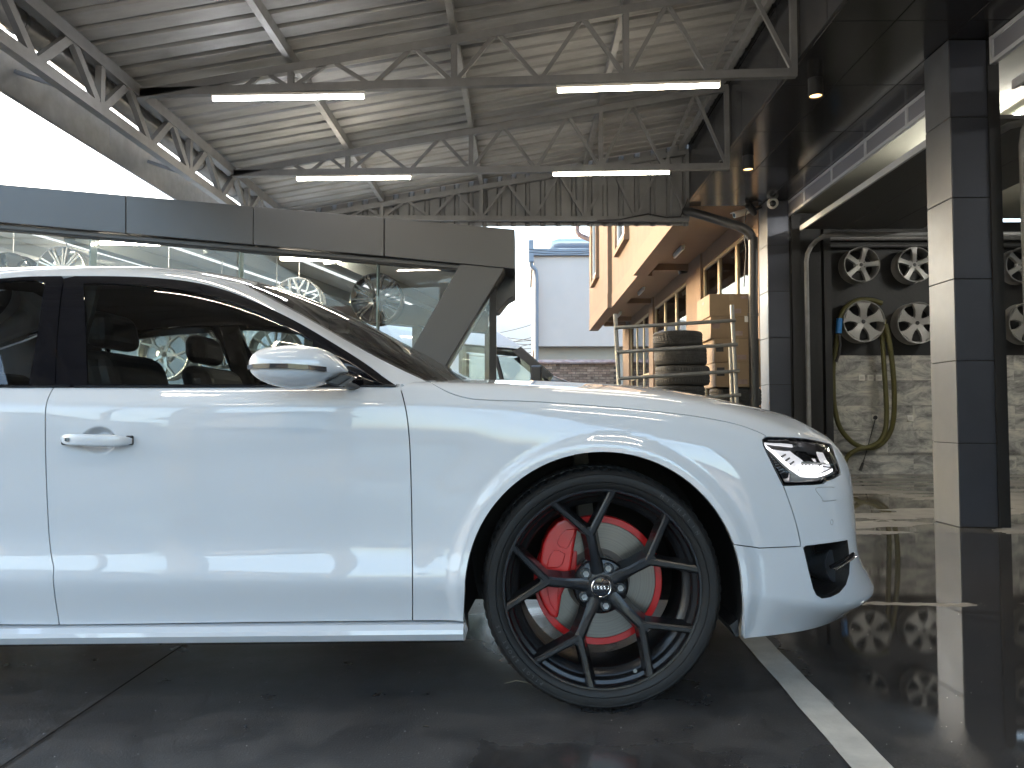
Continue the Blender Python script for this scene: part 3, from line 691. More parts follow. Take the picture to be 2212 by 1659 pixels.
# unlit strip lamps
for (y_, lab) in ((14.4, 'white strip lamp on orange soffit, nearest of three'), (19.0, 'white strip lamp on orange soffit, middle of three'), (23.4, 'white strip lamp on orange soffit, farthest of three')):
    t = thing('strip_lamp', lab, 'lamp', (2.93, y_, SZ), 'strip lamps under the orange soffit')
    MB().box(2.90, 2.96, y_ - 0.42, y_ + 0.42, SZ - 0.035, SZ).build('base', M['white_plastic'], t)
    MB().tube([(2.93, y_ - 0.4, SZ - 0.06), (2.93, y_ + 0.4, SZ - 0.06)], 0.03, 10).build('diffuser', M['white_plastic'], t, smooth=60)
def bullet_cam(p, d, label, mat):
    p = Vector(p); d = Vector(d).normalized(); t = thing('bullet_camera', label, 'camera', p)
    MB().tube([p - d * 0.11, p + d * 0.10], 0.042, 12).build('body', M[mat], t, smooth=50)
    MB().bar(p - d * 0.12 + Vector((0, 0, 0.045)), p + d * 0.14 + Vector((0, 0, 0.045)), 0.09, 0.01).build('hood', M[mat], t)
    MB().tube([p + d * 0.1, p + d * 0.104], 0.03, 12).build('lens', M['glass_dark'], t)
    MB().tube([p - d * 0.05, p + Vector((0.12, 0.02, 0.02)), p + Vector((0.2, 0.02, 0.05))], 0.016, 8).build('bracket', M[mat], t, smooth=60)
bullet_cam(pt(1480, 587, 15.9) - Vector((0.05, 0, 0)), (-0.8, -0.5, -0.25), 'small black bullet camera on the orange pier', 'black_plastic')
bullet_cam(pt(1598, 462, 11.3), (-0.9, -0.3, -0.3), 'white bullet camera under the orange soffit by the pipe', 'white_plastic')
bullet_cam(pt(1622, 452, 10.9), (-0.6, -0.6, 0.35), 'black camera fixed above the bend of the drainpipe', 'black_plastic')

# ================================================================== WHITE BUILDING, BRICK WALL, UTILITIES
wb = thing('white_building', 'plain white rendered building with blue grey roof edge behind brick wall', 'building', (2.5, 32, 0))
a = pt(1153, 553, 32); b2 = pt(1153, 748, 32)
box('wall', M['white_wall'], wb, a.x, 9, 32, 40, b2.z, a.z)
box('lower_wall', M['beige'], wb, a.x + 0.15, 9, 32.4, 40, 0, b2.z - 0.002)
box('roof_edge', M['blue_grey'], wb, a.x - 0.1, 9.1, 31.85, 40.1, a.z, a.z + 0.28)
c = pt(1148, 543, 31.8)
box('gutter_box', M['blue_grey'], wb, pt(1142, 540, 31.6).x, pt(1153, 540, 31.6).x, 31.5, 31.8, pt(1148, 566, 31.6).z, pt(1148, 519, 31.6).z)
MB().tube([pt(1147, 564, 31.65), pt(1148, 574, 31.65), pt(1157, 584, 31.7), pt(1159, 600, 31.75), pt(1159, 780, 31.75)], 0.085, 10).build('downpipe', M['blue_grey'], wb, smooth=60)
dp = [pt(1192, 545, 34), pt(1192, 536, 34), pt(1196, 529, 34), pt(1206, 526, 34), pt(1400, 526, 34)]
MB().tube(dp, [0.16, 0.2, 0.22, 0.22, 0.22], 14).build('roof_duct', M['duct'], wb, smooth=50)
bw = thing('brick_wall', 'low mottled brown brick wall with red brown coping', 'wall', (2.0, 27, 0))
BX0, BX1, BY = 0.62, 3.40, 27.0
bt = pt(1250, 786, BY).z
box('core', M['mortar'], bw, BX0, BX1, BY + 0.02, BY + 0.25, 0, bt)
cop = MB(); cop.prism([(BY - 0.12, bt), (BY + 0.4, bt), (BY + 0.4, bt + 0.03), (BY + 0.14, bt + 0.16), (BY - 0.12, bt + 0.05)], lambda y_, z: (BX0 - 0.1, y_, z), lambda y_, z: (BX1, y_, z)); cop.build('coping', M['coping'], bw)
brk = MB().box(-0.128, 0.128, -0.004, 0.03, -0.038, 0.038).mesh('brick')
for r in range(16):
    z = bt - 0.05 - r * 0.09; x = BX0 + 0.135 + (0.135 if r % 2 else 0)
    while x < BX1 - 0.13:
        at_piece('brick', brk, M['brick'], bw, (x, BY + random.uniform(-.004, .004), z)); x += 0.27

def wires(pairs, sag=0.6, r=0.014):
    for i, (A, B) in enumerate(pairs):
        A, B = Vector(A), Vector(B); P = [A.lerp(B, k / 14) - Vector((0, 0, sag * 4 * (k / 14) * (1 - k / 14))) for k in range(15)]
        yield MB().tube(P, r, 5, False)
# far utility poles and their wires
def pole(p, h, label, cross=1.6):
    t = thing('utility_pole', label, 'utility pole', p)
    x, y_, z = p
    MB().cyl((x, y_, 0), (x, y_, h), 0.16, 0.10, 12).build('post', M['concrete'], t, smooth=60)
    for dz in (0.35, 1.0):
        MB().bar((x - cross / 2, y_ - 0.12, h - dz), (x + cross / 2, y_ - 0.12, h - dz), 0.09, 0.09).build('crossarm', M['wood'], t)
        for s in (-0.9, -0.4, 0.4, 0.9):
            MB().cyl((x + s * cross / 2, y_ - 0.12, h - dz + 0.04), (x + s * cross / 2, y_ - 0.12, h - dz + 0.17), 0.035, n=8).build('insulator', M['white_plastic'], t)
    return t
q = pt(938, 700, 24); pole((q.x, 24, 0), pt(938, 640, 24).z, 'concrete utility pole seen through the showroom glass', 1.3)
q2 = pt(1142, 700, 60)
for i, (ya, yb) in enumerate(((700, 735), (712, 745), (722, 735), (738, 752), (750, 742), (765, 760), (722, 700), (742, 728))):
    for m in wires([(pt(1000, ya, 55), pt(1152, yb, 48))], 0.25, 0.022):
        tag(m.build('overhead_wire', M['wire']), 'thin overhead wire before the blue hills, number %s from the top' % ['one', 'two', 'three', 'four', 'five', 'six', 'seven', 'eight'][i] if False else 'thin overhead wire sagging before the blue hills', 'wire', 'overhead wires before the hills')
for i, (ya, yb) in enumerate(((529, 540), (536, 544))):
    for m in wires([(pt(1090, ya, 29), pt(1290, yb, 30))], 0.15, 0.012):
        tag(m.build('overhead_wire', M['wire']), 'thin overhead wire crossing the sky above the white building', 'wire', 'wires above the white building')

# ================================================================== ACROSS THE STREET (behind the camera, mirrored in glass and paint)
def house(name, x0, x1, y0, y1, h, rz, label, wall, hip=True, storeys=2):
    t = thing(name, label, 'house', ((x0 + x1) / 2, y1, 0))
    box('wall', wall, t, x0, x1, y0, y1, 0, h)
    e = 0.5; X0_, X1_, Y0_, Y1_ = x0 - e, x1 + e, y0 - e, y1 + e; ym = (Y0_ + Y1_) / 2; d = (Y1_ - Y0_) / 2
    m = MB(); m.add([(X0_, Y0_, h), (X1_, Y0_, h), (X1_, Y1_, h), (X0_, Y1_, h), (X0_ + d, ym, h + rz), (X1_ - d, ym, h + rz)],
                    [(0, 1, 5, 4), (1, 2, 5), (2, 3, 4, 5), (3, 0, 4), (3, 2, 1, 0)])
    m.build('roof', M['wood_roof'], t)
    n_ = max(2, int((x1 - x0) / 3))
    for s in range(storeys):
        for i in range(n_):
            xc = x0 + (x1 - x0) * (i + 0.5) / n_; z0 = 0.9 + s * 3.0
            f = MB().box(xc - 0.6, xc + 0.6, y1 - 0.02, y1 + 0.02, z0, z0 + 1.4).build('window', M['glass_dark'], t)
            MB().box(xc - 0.7, xc + 0.7, y1 + 0.021, y1 + 0.06, z0 - 0.1, z0).build('sill', M['white_plastic'], t)
    return t
house('street_house', -26, -13.5, -24, -15, 4.6, 1.6, 'house with brown tile roof across the street behind the camera', M['plaster'])
house('neighbour_house', -30, -14.0, 30, 38, 6.2, 2.0, 'house with brown tile roof seen through the showroom glass', M['plaster'])
house('street_house', -10.5, -7.0, -25, -18, 4.6, 1.4, 'small house with red brown roof across the street', M['plaster'], storeys=1)
house('street_house', 3.5, 13, -28, -19, 3.2, 1.5, 'low pale house across the street behind the camera', M['white_wall'], storeys=1)
house('street_house', 17, 30, -27, -18, 6.0, 2.0, 'two storey house at the street corner behind the camera', M['plaster'])
pp = pole((-10.9, -15, 0), 9.0, 'concrete utility pole with many wires across the street')
for k in range(5):
    for m in wires([((-10.9 + 0.3 * k, -15, 8.7 - 0.25 * k), (-34, -15 + k * 0.2, 9.4 - 0.3 * k))], 0.5, 0.03):
        tag(m.build('street_wire', M['wire']), 'overhead wire running left from the street pole', 'wire', 'wires left of the street pole')
    for m in wires([((-10.9 + 0.3 * k, -15, 8.7 - 0.25 * k), (16, -16, 9.2 - 0.3 * k))], 0.7, 0.03):
        tag(m.build('street_wire', M['wire']), 'overhead wire running right from the street pole', 'wire', 'wires right of the street pole')

# ================================================================== AIR
hzm = bpy.data.materials.new('haze'); hzm.use_nodes = True; t_ = hzm.node_tree; t_.nodes.clear()
pv = t_.nodes.new('ShaderNodeVolumePrincipled'); pv.inputs['Color'].default_value = (0.86, 0.92, 1.0, 1); pv.inputs['Density'].default_value = 0.00030
ou = t_.nodes.new('ShaderNodeOutputMaterial'); t_.links.new(pv.outputs[0], ou.inputs['Volume'])
tag(box('haze', hzm, None, -3300, 3300, -1600, 3100, -1.2, 390), kind='stuff')
# ================================================================== ALLOY WHEELS (display and wall)
def wheel_mesh_parts(R_, n_sp, style, width=0.2, rot=0.0):
    "meshes of one bare alloy wheel, facing -Y, centred on the origin"
    rim = MB(); n = 64
    rim.lathe([(R_, 0.0), (R_ * 0.985, -0.006), (R_ * 0.95, -0.004), (R_ * 0.93, 0.012), (R_ * 0.90, 0.03), (R_ * 0.86, width * 0.55), (R_ * 0.90, width), (R_ * 0.99, width + .004), (R_, width), (R_ * 0.93, width * 0.9), (R_ * 0.88, width * 0.55), (R_ * 0.96, 0.02)], (0, 0, 0), n, close_prof=True)
    sp = []
    def loft(secs):
        "secs: (point on axis r,theta), half width top, half width base, y face, y base"
        m = MB(); rg = []
        for (x, z), (tx, tz), w0, w1, y0, y1 in secs:
            nx, nz = -tz, tx
            rg.append([(x + nx * w0, y0, z + nz * w0), (x - nx * w0, y0, z - nz * w0), (x - nx * w1, y1, z - nz * w1), (x + nx * w1, y1, z + nz * w1)])
        return m.rings(rg)
    def pol(r, a): return (r * math.sin(a), r * math.cos(a))
    for i in range(n_sp):
        a = rot + 2 * math.pi * i / n_sp
        d = pol(1, a)
        if style == 'five':       # broad tapering spokes
            m = loft([(pol(R_ * 0.10, a), d, .030, .036, .030, .075), (pol(R_ * 0.45, a), d, .030, .036, .012, .06), (pol(R_ * 0.80, a), d, .034, .040, .004, .045), (pol(R_ * 0.945, a), d, .046, .05, .002, .04)])
        elif style == 'double':
            m = MB()
            for s in (-1, 1):
                da = s * 0.085
                q = loft([(pol(R_ * 0.16, a + da * 2.2), d, .008, .011, .020, .06), (pol(R_ * 0.55, a + da * 1.1), d, .008, .010, .010, .05), (pol(R_ * 0.95, a + da), d, .009, .011, .002, .04)])
                m.add(q.v, q.f)
        elif style == 'thin':
            m = loft([(pol(R_ * 0.16, a), d, .010, .013, .022, .06), (pol(R_ * 0.55, a), d, .008, .010, .012, .05), (pol(R_ * 0.95, a), d, .011, .013, .002, .04)])
        elif style == 'wye':
            m = loft([(pol(R_ * 0.12, a), d, .016, .02, .024, .065), (pol(R_ * 0.50, a), d, .013, .016, .012, .05)])
            for s in (-1, 1):
                e = pol(R_ * 0.95, a + s * 0.25); b_ = pol(R_ * 0.48, a); dd = Vector((e[0] - b_[0], e[1] - b_[1])).normalized()
                q = loft([(b_, dd, .010, .013, .012, .05), (e, dd, .009, .012, .002, .04)]); m.add(q.v, q.f)
        elif style == 'holes':    # solid face with windows: broad forked spokes
            m = loft([(pol(R_ * 0.10, a), d, .045, .05, .028, .07), (pol(R_ * 0.40, a), d, .046, .052, .014, .06), (pol(R_ * 0.62, a), d, .058, .064, .006, .05), (pol(R_ * 0.80, a), d, .088, .094, .003, .045), (pol(R_ * 0.90, a), d, .118, .122, .002, .04)])
        sp.append(m.mesh('spoke', 30))
    hub = MB(); hub.lathe([(0, 0.024), (R_ * 0.115, 0.024), (R_ * 0.125, 0.03), (R_ * 0.30, 0.032), (R_ * 0.34, 0.04), (R_ * 0.34, 0.09), (0, 0.09)], (0, 0, 0), 32)
    nut = MB(); nut.cyl((0, 0, 0), (0, 0.03, 0), 0.011, n=6)
    cap = MB(); cap.lathe([(0, -0.004), (R_ * 0.09, -0.002), (R_ * 0.10, 0.004)], (0, 0.022, 0), 24)
    return rim.mesh('rim', 40), sp, hub.mesh('hub', 40), nut.mesh('nut'), cap.mesh('cap', 40)
def alloy_wheel(name, p, R_, n_sp, style, mat, label, group, rot=0.0, yaw=0.0, tilt=0.0, width=0.2, capmat='black_plastic', hang=None):
    rim, sp, hub, nut, cap = wheel_mesh_parts(R_, n_sp, style, width, rot)
    t = bpy.data.objects.new(name, None); col.objects.link(t); t.location = p; t.rotation_euler = (tilt, 0, yaw); tag(t, label, 'wheel', group)
    def pc(nm, me, mt, loc=(0, 0, 0)):
        o = bpy.data.objects.new(nm, me); col.objects.link(o); o.parent = t; o.location = loc
        if not me.materials: me.materials.append(mt)
        return o
    pc('rim', rim, M[mat]); pc('hub', hub, M[mat]); pc('cap', cap, M[capmat])
    for s in sp: pc('spoke', s, M[mat])
    for i in range(5):
        a = rot + 2 * math.pi * (i + 0.5) / 5
        pc('nut', nut, M['black_plastic'], (R_ * 0.22 * math.sin(a), 0.026, R_ * 0.22 * math.cos(a)))
    if hang: pc('hanger', MB().cyl((0, 0.09, R_ * 0.85), (0, 0.09, hang), 0.006, n=6).mesh('hanger'), M['frame'])
    return t
# on the dark garage wall
def wall_wheel(px, py, R_, n_, st, mat, lab, rot):
    p = pt(px, py, WY - 0.24)
    alloy_wheel('alloy_wheel', p, R_, n_, st, mat, lab, 'alloy wheels hung on the garage wall', rot, 0.0, 0.0, 0.215)
wall_wheel(1862, 571, 0.265, 5, 'five', 'alloy', 'silver five spoke wheel, upper left on the black garage wall', 0.25)
wall_wheel(1978, 571, 0.265, 5, 'five', 'alloy', 'silver five spoke wheel, upper right beside the grey pillar', -0.05)
wall_wheel(1867, 694, 0.31, 5, 'holes', 'alloy', 'broad silver wheel with hose looped round it', 0.0)
wall_wheel(1984, 697, 0.31, 5, 'holes', 'alloy', 'broad silver wheel lower right beside the grey pillar', 0.1)
wall_wheel(2212, 572, 0.265, 5, 'five', 'alloy', 'silver five spoke wheel seen past the grey pillar at the right edge', 0.4)
wall_wheel(2225, 697, 0.31, 5, 'holes', 'alloy', 'broad silver wheel low behind the grey pillar at the right edge', 0.2)
# shown in the showroom, hung from its ceiling
def shown(px, py, Y, R_, n_, st, mat, lab, rot=0.0, yaw=0.0):
    p = pt(px, py, Y)
    alloy_wheel('display_wheel', p, R_, n_, st, mat, lab, 'alloy wheels displayed in the showroom', rot, yaw, 0, 0.19, hang=max(0.3, roofz(p.x) + 0.10 - p.z))
shown(131, 584, 7.75, 0.255, 10, 'double', 'alloy_white', 'polished thin spoke wheel above the car roof', 0.15)
shown(15, 600, 7.9, 0.27, 6, 'holes', 'alloy_dark', 'dark broad spoke wheel at the left edge above the rear door', 0.3)
shown(640, 652, 7.75, 0.255, 9, 'wye', 'alloy_white', 'polished forked spoke wheel above the windscreen', 0.1)
shown(812, 645, 7.8, 0.265, 10, 'double', 'alloy_dark', 'gloss black multi spoke wheel right of the glass joint', 0.2)
shown(352, 765, 7.9, 0.27, 5, 'wye', 'alloy_white', 'pale forked wheel seen through both car windows', 0.4)
shown(590, 760, 8.1, 0.27, 12, 'thin', 'alloy', 'silver many spoke wheel seen through the car above the mirror', 0.1)
shown(470, 745, 8.5, 0.26, 9, 'double', 'alloy', 'silver wheel seen low through the car between its headrests', 0.1)

# ================================================================== GARAGE WALL FITTINGS
def plate(px, py, label, kind):
    p = pt(px, py, WY); s = 0.045
    t = thing('wall_switch' if kind != 'socket' else 'wall_socket', label, 'switch' if kind != 'socket' else 'socket', p, 'switches and sockets on the marble')
    MB().box(p.x - s, p.x + s, WY - 0.014, WY + 0.002, p.z - s, p.z + s).build('plate', M['white_plastic'], t, bevel=0.006)
    if kind == 'socket': m = MB(); m.lathe([(0, 0.0), (0.028, 0.0), (0.03, -0.004), (0.033, -0.004)], (p.x, WY - 0.0142, p.z), 20); m.build('face', M['black_plastic'], t)
    else: MB().box(p.x - s * .6, p.x + s * .6, WY - 0.018, WY - 0.0142, p.z - s * .45, p.z + s * .45).build('rocker', M['lampbody'], t, bevel=0.002)
plate(1861, 816, 'white switch on marble, left of three in a row', 'switch')
plate(1880, 816, 'white switch on marble, middle of three in a row', 'switch')
plate(1898, 816, 'white switch on marble, right of three in a row', 'switch')
plate(1890, 902, 'white socket on marble with a black plug in it', 'socket')
plate(1966, 904, 'single white switch on marble close to the pillar', 'switch')
cp = [pt(1891, 903, WY - 0.05), pt(1889, 912, WY - 0.06), pt(1880, 945, WY - 0.06), pt(1872, 975, WY - 0.08), pt(1864, 1000, WY - 0.12)]
t = thing('power_cable', 'black power cable hanging from the socket to the floor', 'cable', cp[0])
MB().tube(cp, 0.008, 6).build('cord', M['black_plastic'], t, smooth=60)
MB().cyl(cp[0] + Vector((0, 0.055, 0)), cp[0], 0.022, 0.018, 10).build('plug', M['black_plastic'], t, smooth=50)
MB().cyl(cp[-1], pt(1858, 1017, WY - 0.14), 0.02, 0.024, 8).build('connector', M['black_plastic'], t, smooth=50)
# hose looped round the lower left wheel
def cat(P, n=8):
    P = [Vector(p) for p in P]; out = []
    for i in range(len(P) - 1):
        a, b_, c, d = P[max(i - 1, 0)], P[i], P[i + 1], P[min(i + 2, len(P) - 1)]
        for k in range(n):
            u = k / n; out.append(0.5 * ((2 * b_) + (c - a) * u + (2 * a - 5 * b_ + 4 * c - d) * u * u + (3 * b_ - a - 3 * c + d) * u ** 3))
    out.append(P[-1]); return out
HY = WY - 0.09
t = thing('vacuum_hose', 'olive green hose looped over a wall wheel down to the floor', 'hose', pt(1838, 880, HY))
h1 = [(1905, 655), (1880, 648), (1850, 650), (1826, 665), (1814, 690), (1806, 740), (1800, 790), (1800, 840), (1803, 880), (1812, 918), (1830, 945), (1852, 962), (1880, 968), (1905, 958), (1922, 935), (1930, 905), (1932, 860), (1929, 800), (1921, 740), (1912, 700)]
MB().tube(cat([pt(x, y, HY - 0.13 * (i > 14) * min(1, (i - 14) / 3) - 0.10 * (i < 5)) for i, (x, y) in enumerate(h1)], 5), 0.036, 12).build('hose', M['hose'], t, smooth=60)
h2 = [(1910, 690), (1906, 720), (1909, 780), (1913, 840), (1915, 890), (1912, 930), (1898, 955), (1875, 966), (1850, 972), (1832, 985), (1824, 1004), (1822, 1019)]
MB().tube(cat([pt(x, y, HY - 0.075) for x, y in h2], 5), 0.034, 12).build('hose', M['hose'], t, smooth=60)
MB().tube([pt(1814, 688, HY - 0.1), pt(1811, 720, HY - 0.1)], 0.045, 14).build('cuff', M['blue'], t, smooth=40)
MB().tube([pt(1813, 722, HY - 0.1), pt(1815, 745, HY - 0.1), pt(1812, 765, HY - 0.1), pt(1806, 782, HY - 0.1)], 0.022, 8).build('nozzle', M['black_plastic'], t, smooth=60)
MB().tube([pt(1822, 1016, HY - .075), pt(1822, 1024, HY - .075)], 0.04, 10).build('hose_end', M['white_plastic'], t)

# ================================================================== TYRES, BOXES, RACK, DRAINPIPE
def tyre_mesh(R_, r_in, wd, lugs=70, seed=0):
    m = MB(); h = wd / 2
    prof = [(r_in, -h * .8), (r_in + .015, -h * .95), (R_ - .07, -h), (R_ - .02, -h * .93), (R_ - .004, -h * .76), (R_, -h * .62), (R_, -h * .44), (R_ - .008, -h * .42), (R_ - .008, -h * .34), (R_ + .001, -h * .32), (R_ + .001, -h * .06), (R_ - .008, -h * .05), (R_ - .008, h * .05), (R_ + .001, h * .06), (R_ + .001, h * .32), (R_ - .008, h * .34), (R_ - .008, h * .42), (R_, h * .44), (R_, h * .62), (R_ - .004, h * .76), (R_ - .02, h * .93), (R_ - .07, h), (r_in + .015, h * .95), (r_in, h * .8)]
    nn = lugs * 2
    def rf(q, k, r):
        if q in (4, 5, 6, 17, 18, 19) and k % 2 == 0: return r - 0.007
        if q in (9, 10, 13, 14) and (k + (1 if q > 11 else 0)) % 4 == 0: return r - 0.005
        return r
    m.lathe(prof, (0, 0, 0), nn, 'Z', rfun=rf)
    me = m.mesh('tyre', 35); me.materials.append(M['tyre_old']); return me
T1 = [tyre_mesh(0.345, 0.21, 0.245, 72), tyre_mesh(0.325, 0.20, 0.205, 90), tyre_mesh(0.355, 0.22, 0.262, 64)]
def lay(name, me, x, y, z0, h, label, group, tilt=0):
    o = bpy.data.objects.new(name, me); col.objects.link(o); o.location = (x, y, z0 + h / 2); o.rotation_euler = (tilt, 0, random.uniform(0, 6)); tag(o, label, 'tyre', group); return o
x0 = pt(1468, 780, 10.25).x
hs = [(2, .262, .02), (0, .245, -.02), (2, .262, .01), (0, .245, 0), (0, .245, -.03), (2, .262, .03), (0, .245, .005), (1, .205, -.03)]
nm = ['bottom', 'second from the bottom', 'third from the bottom', 'fourth from the bottom', 'fourth from the top', 'third from the top', 'second from the top', 'top']
z = 0.0; pos = [-.01, .02, 0.0, -.02, -.02, 0.035, 0.01, -.025]
for i, (k, h, dx) in enumerate(hs):
    lay('stacked_tyre', T1[k], x0 + pos[i], 10.25, z, h, 'used tyre in the tall stack behind the rails, %s' % nm[i], 'used tyres stacked behind the rails'); z += h + 0.002
x1 = pt(1590, 840, 10.62).x
z = 0.0
for i in range(5):
    lay('stacked_tyre', T1[[0, 2, 0, 0, 0][i]], x1 - 0.02, 10.60, z, [.245, .262, .245, .245, .245][i], 'used tyre in the low stack under the cartons, %s' % ['bottom', 'second', 'middle', 'fourth', 'top one'][i], 'used tyres under the cartons'); z += [.247, .264, .247, .247, .247][i]
ztop = z
# cartons
M['tape'] = pbr('parcel_tape', (0.34, 0.26, 0.17), 0.25)
bz = ztop + 0.002
hh = [.325, .315, .295, .30]; bx = [2.555, 2.545, 2.50, 2.485]; nmb = ['bottom', 'second from the bottom', 'second from the top', 'top']
for i in range(4):
    X0_ = bx[i]; X1_ = X0_ + 0.60; Y0_, Y1_ = 10.24, 10.60; z0_, z1_ = bz, bz + hh[i]; bz = z1_ + 0.003
    t = thing('carton', 'brown cardboard carton beside the tyres, %s of the stack' % nmb[i], 'carton', ((X0_ + X1_) / 2, 10.45, z0_), 'cardboard cartons stacked on tyres')
    Y1_ = 10.24 + (0.74 if i > 1 else 0.66)
    MB().box(X0_, X1_, Y0_, Y1_, z0_, z1_).build('box', M['cardboard'], t, bevel=0.006)
    MB().box(X0_ + 0.01, X1_ - .01, (Y0_ + Y1_) / 2 - 0.03, (Y0_ + Y1_) / 2 + 0.03, z1_ - 0.001, z1_ + 0.0012).build('tape', M['tape'], t)
    MB().box(X0_ + 0.262, X0_ + 0.322, Y0_ - 0.0012, Y0_ + .01, z1_ - .09, z1_).build('tape', M['tape'], t)
    MB().box(X0_ + 0.30, X0_ + 0.42, Y0_ - 0.0016, Y0_ + .01, z0_ + .04, z0_ + .10).build('printed_mark', M['coping'], t)
    if i < 3:
        MB().box(X0_ + 0.02, X0_ + 0.12, Y0_ - 0.002, Y0_ + 0.01, z0_ + hh[i] * .45, z0_ + hh[i] * .80).build('hand_hole', M['coping'] if i == 2 else M['black'], t)
    else:
        MB().box(X0_ - 0.002, X0_ + .01, Y0_ + 0.30, Y0_ + 0.40, z0_ + .20, z0_ + .24).build('hand_hole', M['coping'], t)
        MB().box(X0_ + 0.42, X0_ + 0.55, Y0_ - 0.002, Y0_ + .01, z0_ + .235, z0_ + .27).build('printed_mark', M['coping'], t)
    if i == 2: MB().box(X0_ + 0.45, X0_ + 0.545, Y0_ - 0.002, Y0_ + .01, z0_ + .22, z0_ + .30).build('paper_label', M['white_plastic'], t)
# rail frame
RYY = 9.5
t = thing('rail_frame', 'grey tubular rail frame in front of the tyre stack', 'rack', (pt(1333, 800, RYY).x, RYY, 0))
def gx_(xt, yt, xb, yb):
    A, B = pt(xt, yt, RYY), pt(xb, yb, RYY); d = (B - A) / (A.z - B.z); return A, A + d * A.z
for (xt, yt, xb, yb) in ((1329, 678, 1337, 835), (1581, 659, 1592, 880)):
    A, B = gx_(xt, yt, xb, yb); B.z = 0
    MB().tube([A, B], 0.026, 12).build('post', M['rail'], t, smooth=60)
A, B = gx_(1584, 740, 1588, 880); MB().tube([A + Vector((-.02, .06, 0)), Vector((B.x - .02, RYY + .06, 0))], 0.026, 12).build('post', M['rail'], t, smooth=60)
for (xa, ya, xb, yb) in ((1328, 708, 1589, 692), (1332, 761, 1593, 744), (1337, 818, 1597, 801), (1345, 872, 1600, 853)):
    MB().tube([pt(xa, ya, RYY - 0.05), pt(xb, yb, RYY - 0.05)], 0.022, 12).build('rail', M['rail'], t, smooth=60)
# drainpipe
t = thing('drainpipe', 'black drainpipe bending from the canopy gable down by the pillar', 'drainpipe', (pt(1626, 880, 10.12).x, 10.12, 0))
pp_ = [pt(1480, 456, 10.62), pt(1500, 460, 10.5), pt(1560, 478, 10.3), pt(1598, 490, 10.15), pt(1615, 500, 10.12), pt(1624, 514, 10.12), pt(1627, 532, 10.12), pt(1627, 700, 10.12)]
pp_.append(Vector((pp_[-1].x + 0.01, 10.12, 0)))
MB().tube(cat(pp_, 5), 0.062, 14).build('pipe', M['black_plastic'], t, smooth=60)
m = MB(); m.lathe([(0.064, -.02), (0.07, -.02), (0.07, .02), (0.064, .02)], (pp_[-2].x, 10.12, pt(1627, 680, 10.12).z), 16, 'Z'); m.build('clip', M['black_plastic'], t)
MB().tube([pt(1612, 455, 10.85), pt(1606, 500, 10.9), pt(1612, 540, 10.9), pt(1607, 620, 10.9)], 0.008, 6).build('cable', M['wire'], t, smooth=60)

# ================================================================== VAN BEHIND THE SHOWROOM
VY = 14.0
van = thing('parked_van', 'white high roof van parked beyond the showroom corner', 'van', (-1.5, VY + 1, 0))
M['van_paint'] = pbr('van_white', (0.70, 0.71, 0.73), 0.25, coat=0.5)
def vp(px, py): q = pt(px, py, VY); return (q.x, q.z)
top = [(-4.9, 0.35), (-4.9, 1.2), (-4.85, 2.3), (-4.7, 2.62), (-3.0, 2.68), (-1.2, 2.62), vp(1060, 704), vp(1075, 713), vp(1127, 748), vp(1198, 811), vp(1240, 827), (1.22, 1.28), (1.36, 1.0), (1.40, 0.55), (1.30, 0.35)]
cut = [(p[0], p[1]) for p in top]
W2 = 2.0
m = MB(); nT = len(cut)
def inset(i, z): return 0.10 if z > 2.2 else (0.04 if z > 1.3 else 0.0)
rg = []
for fy in (0.0, 0.06, 0.5, 0.94, 1.0):
    sc_ = 1.0 if 0.05 < fy < 0.95 else 0.985
    rg.append([(-1.7 + (x + 1.7) * sc_, VY + W2 * fy + (inset(0, z) if fy < .3 else (-inset(0, z) if fy > .7 else 0)), 1.4 + (z - 1.4) * sc_) for x, z in cut])
m.rings(rg, close=True, caps=False); m.build('roof_and_bonnet', M['van_paint'], van, smooth=30)
def van_panel(name, poly, mat, dy, par=van, both=True):
    for s in ((0, 1) if both else (0,)):
        f = (lambda x, z, s=s: (x, (VY + inset(0, z) + dy) if s == 0 else (VY + W2 - inset(0, z) - dy), z))
        g = (lambda x, z, s=s: (x, (VY + inset(0, z) + dy + 0.02) if s == 0 else (VY + W2 - inset(0, z) - dy - 0.02), z))
        MB().prism(poly, f, g).build(name, mat, par)
belt = 1.50
van_panel('lower_side', [(-4.85, 0.4), (1.28, 0.4), (1.37, 0.6), (1.33, 1.0), (1.18, 1.27), vp(1240, 829), (0.6, 1.49), (0.45, belt), (-4.85, belt)], M['van_paint'], 0.004)
van_panel('upper_side', [(-4.85, belt + .003), (-1.18, belt + .003), (-1.18, 2.2), (-0.10, 2.10), vp(1125, 748), vp(1075, 715), vp(1060, 706), (-1.2, 2.60), (-3.0, 2.66), (-4.68, 2.60), (-4.83, 2.3)], M['van_paint'], 0.006)
van_panel('screen_pillar', [(-0.10, 2.10), vp(1125, 748), vp(1197, 812), vp(1185, 815), (0.40, 1.55), (-0.2, 2.06)], M['black_plastic'], 0.008)
van_panel('door_glass', [(-1.15, belt), (0.42, belt), (-0.12, 2.06), (-1.15, 2.16)], pane('van_glass', (0.86, 0.89, 0.88)), 0.03)
van_panel('door_post', [(-0.42, belt), (-0.36, belt), (-0.52, 2.12), (-0.58, 2.12)], M['black_plastic'], 0.01)
van_panel('window_seal', [(-1.18, belt), (-1.12, belt), (-1.12, 2.17), (-1.18, 2.18)], M['black_plastic'], 0.01)
MB().box(-1.0, 0.9, VY + 0.1, VY + 1.9, 0.5, 1.42).build('dashboard', M['black_plastic'], van)
MB().box(-2.0, -1.9, VY + 0.1, VY + 1.9, 0.5, 2.5).build('bulkhead', M['lampbody'], van)
p = pt(1158, 807, VY - 0.2)
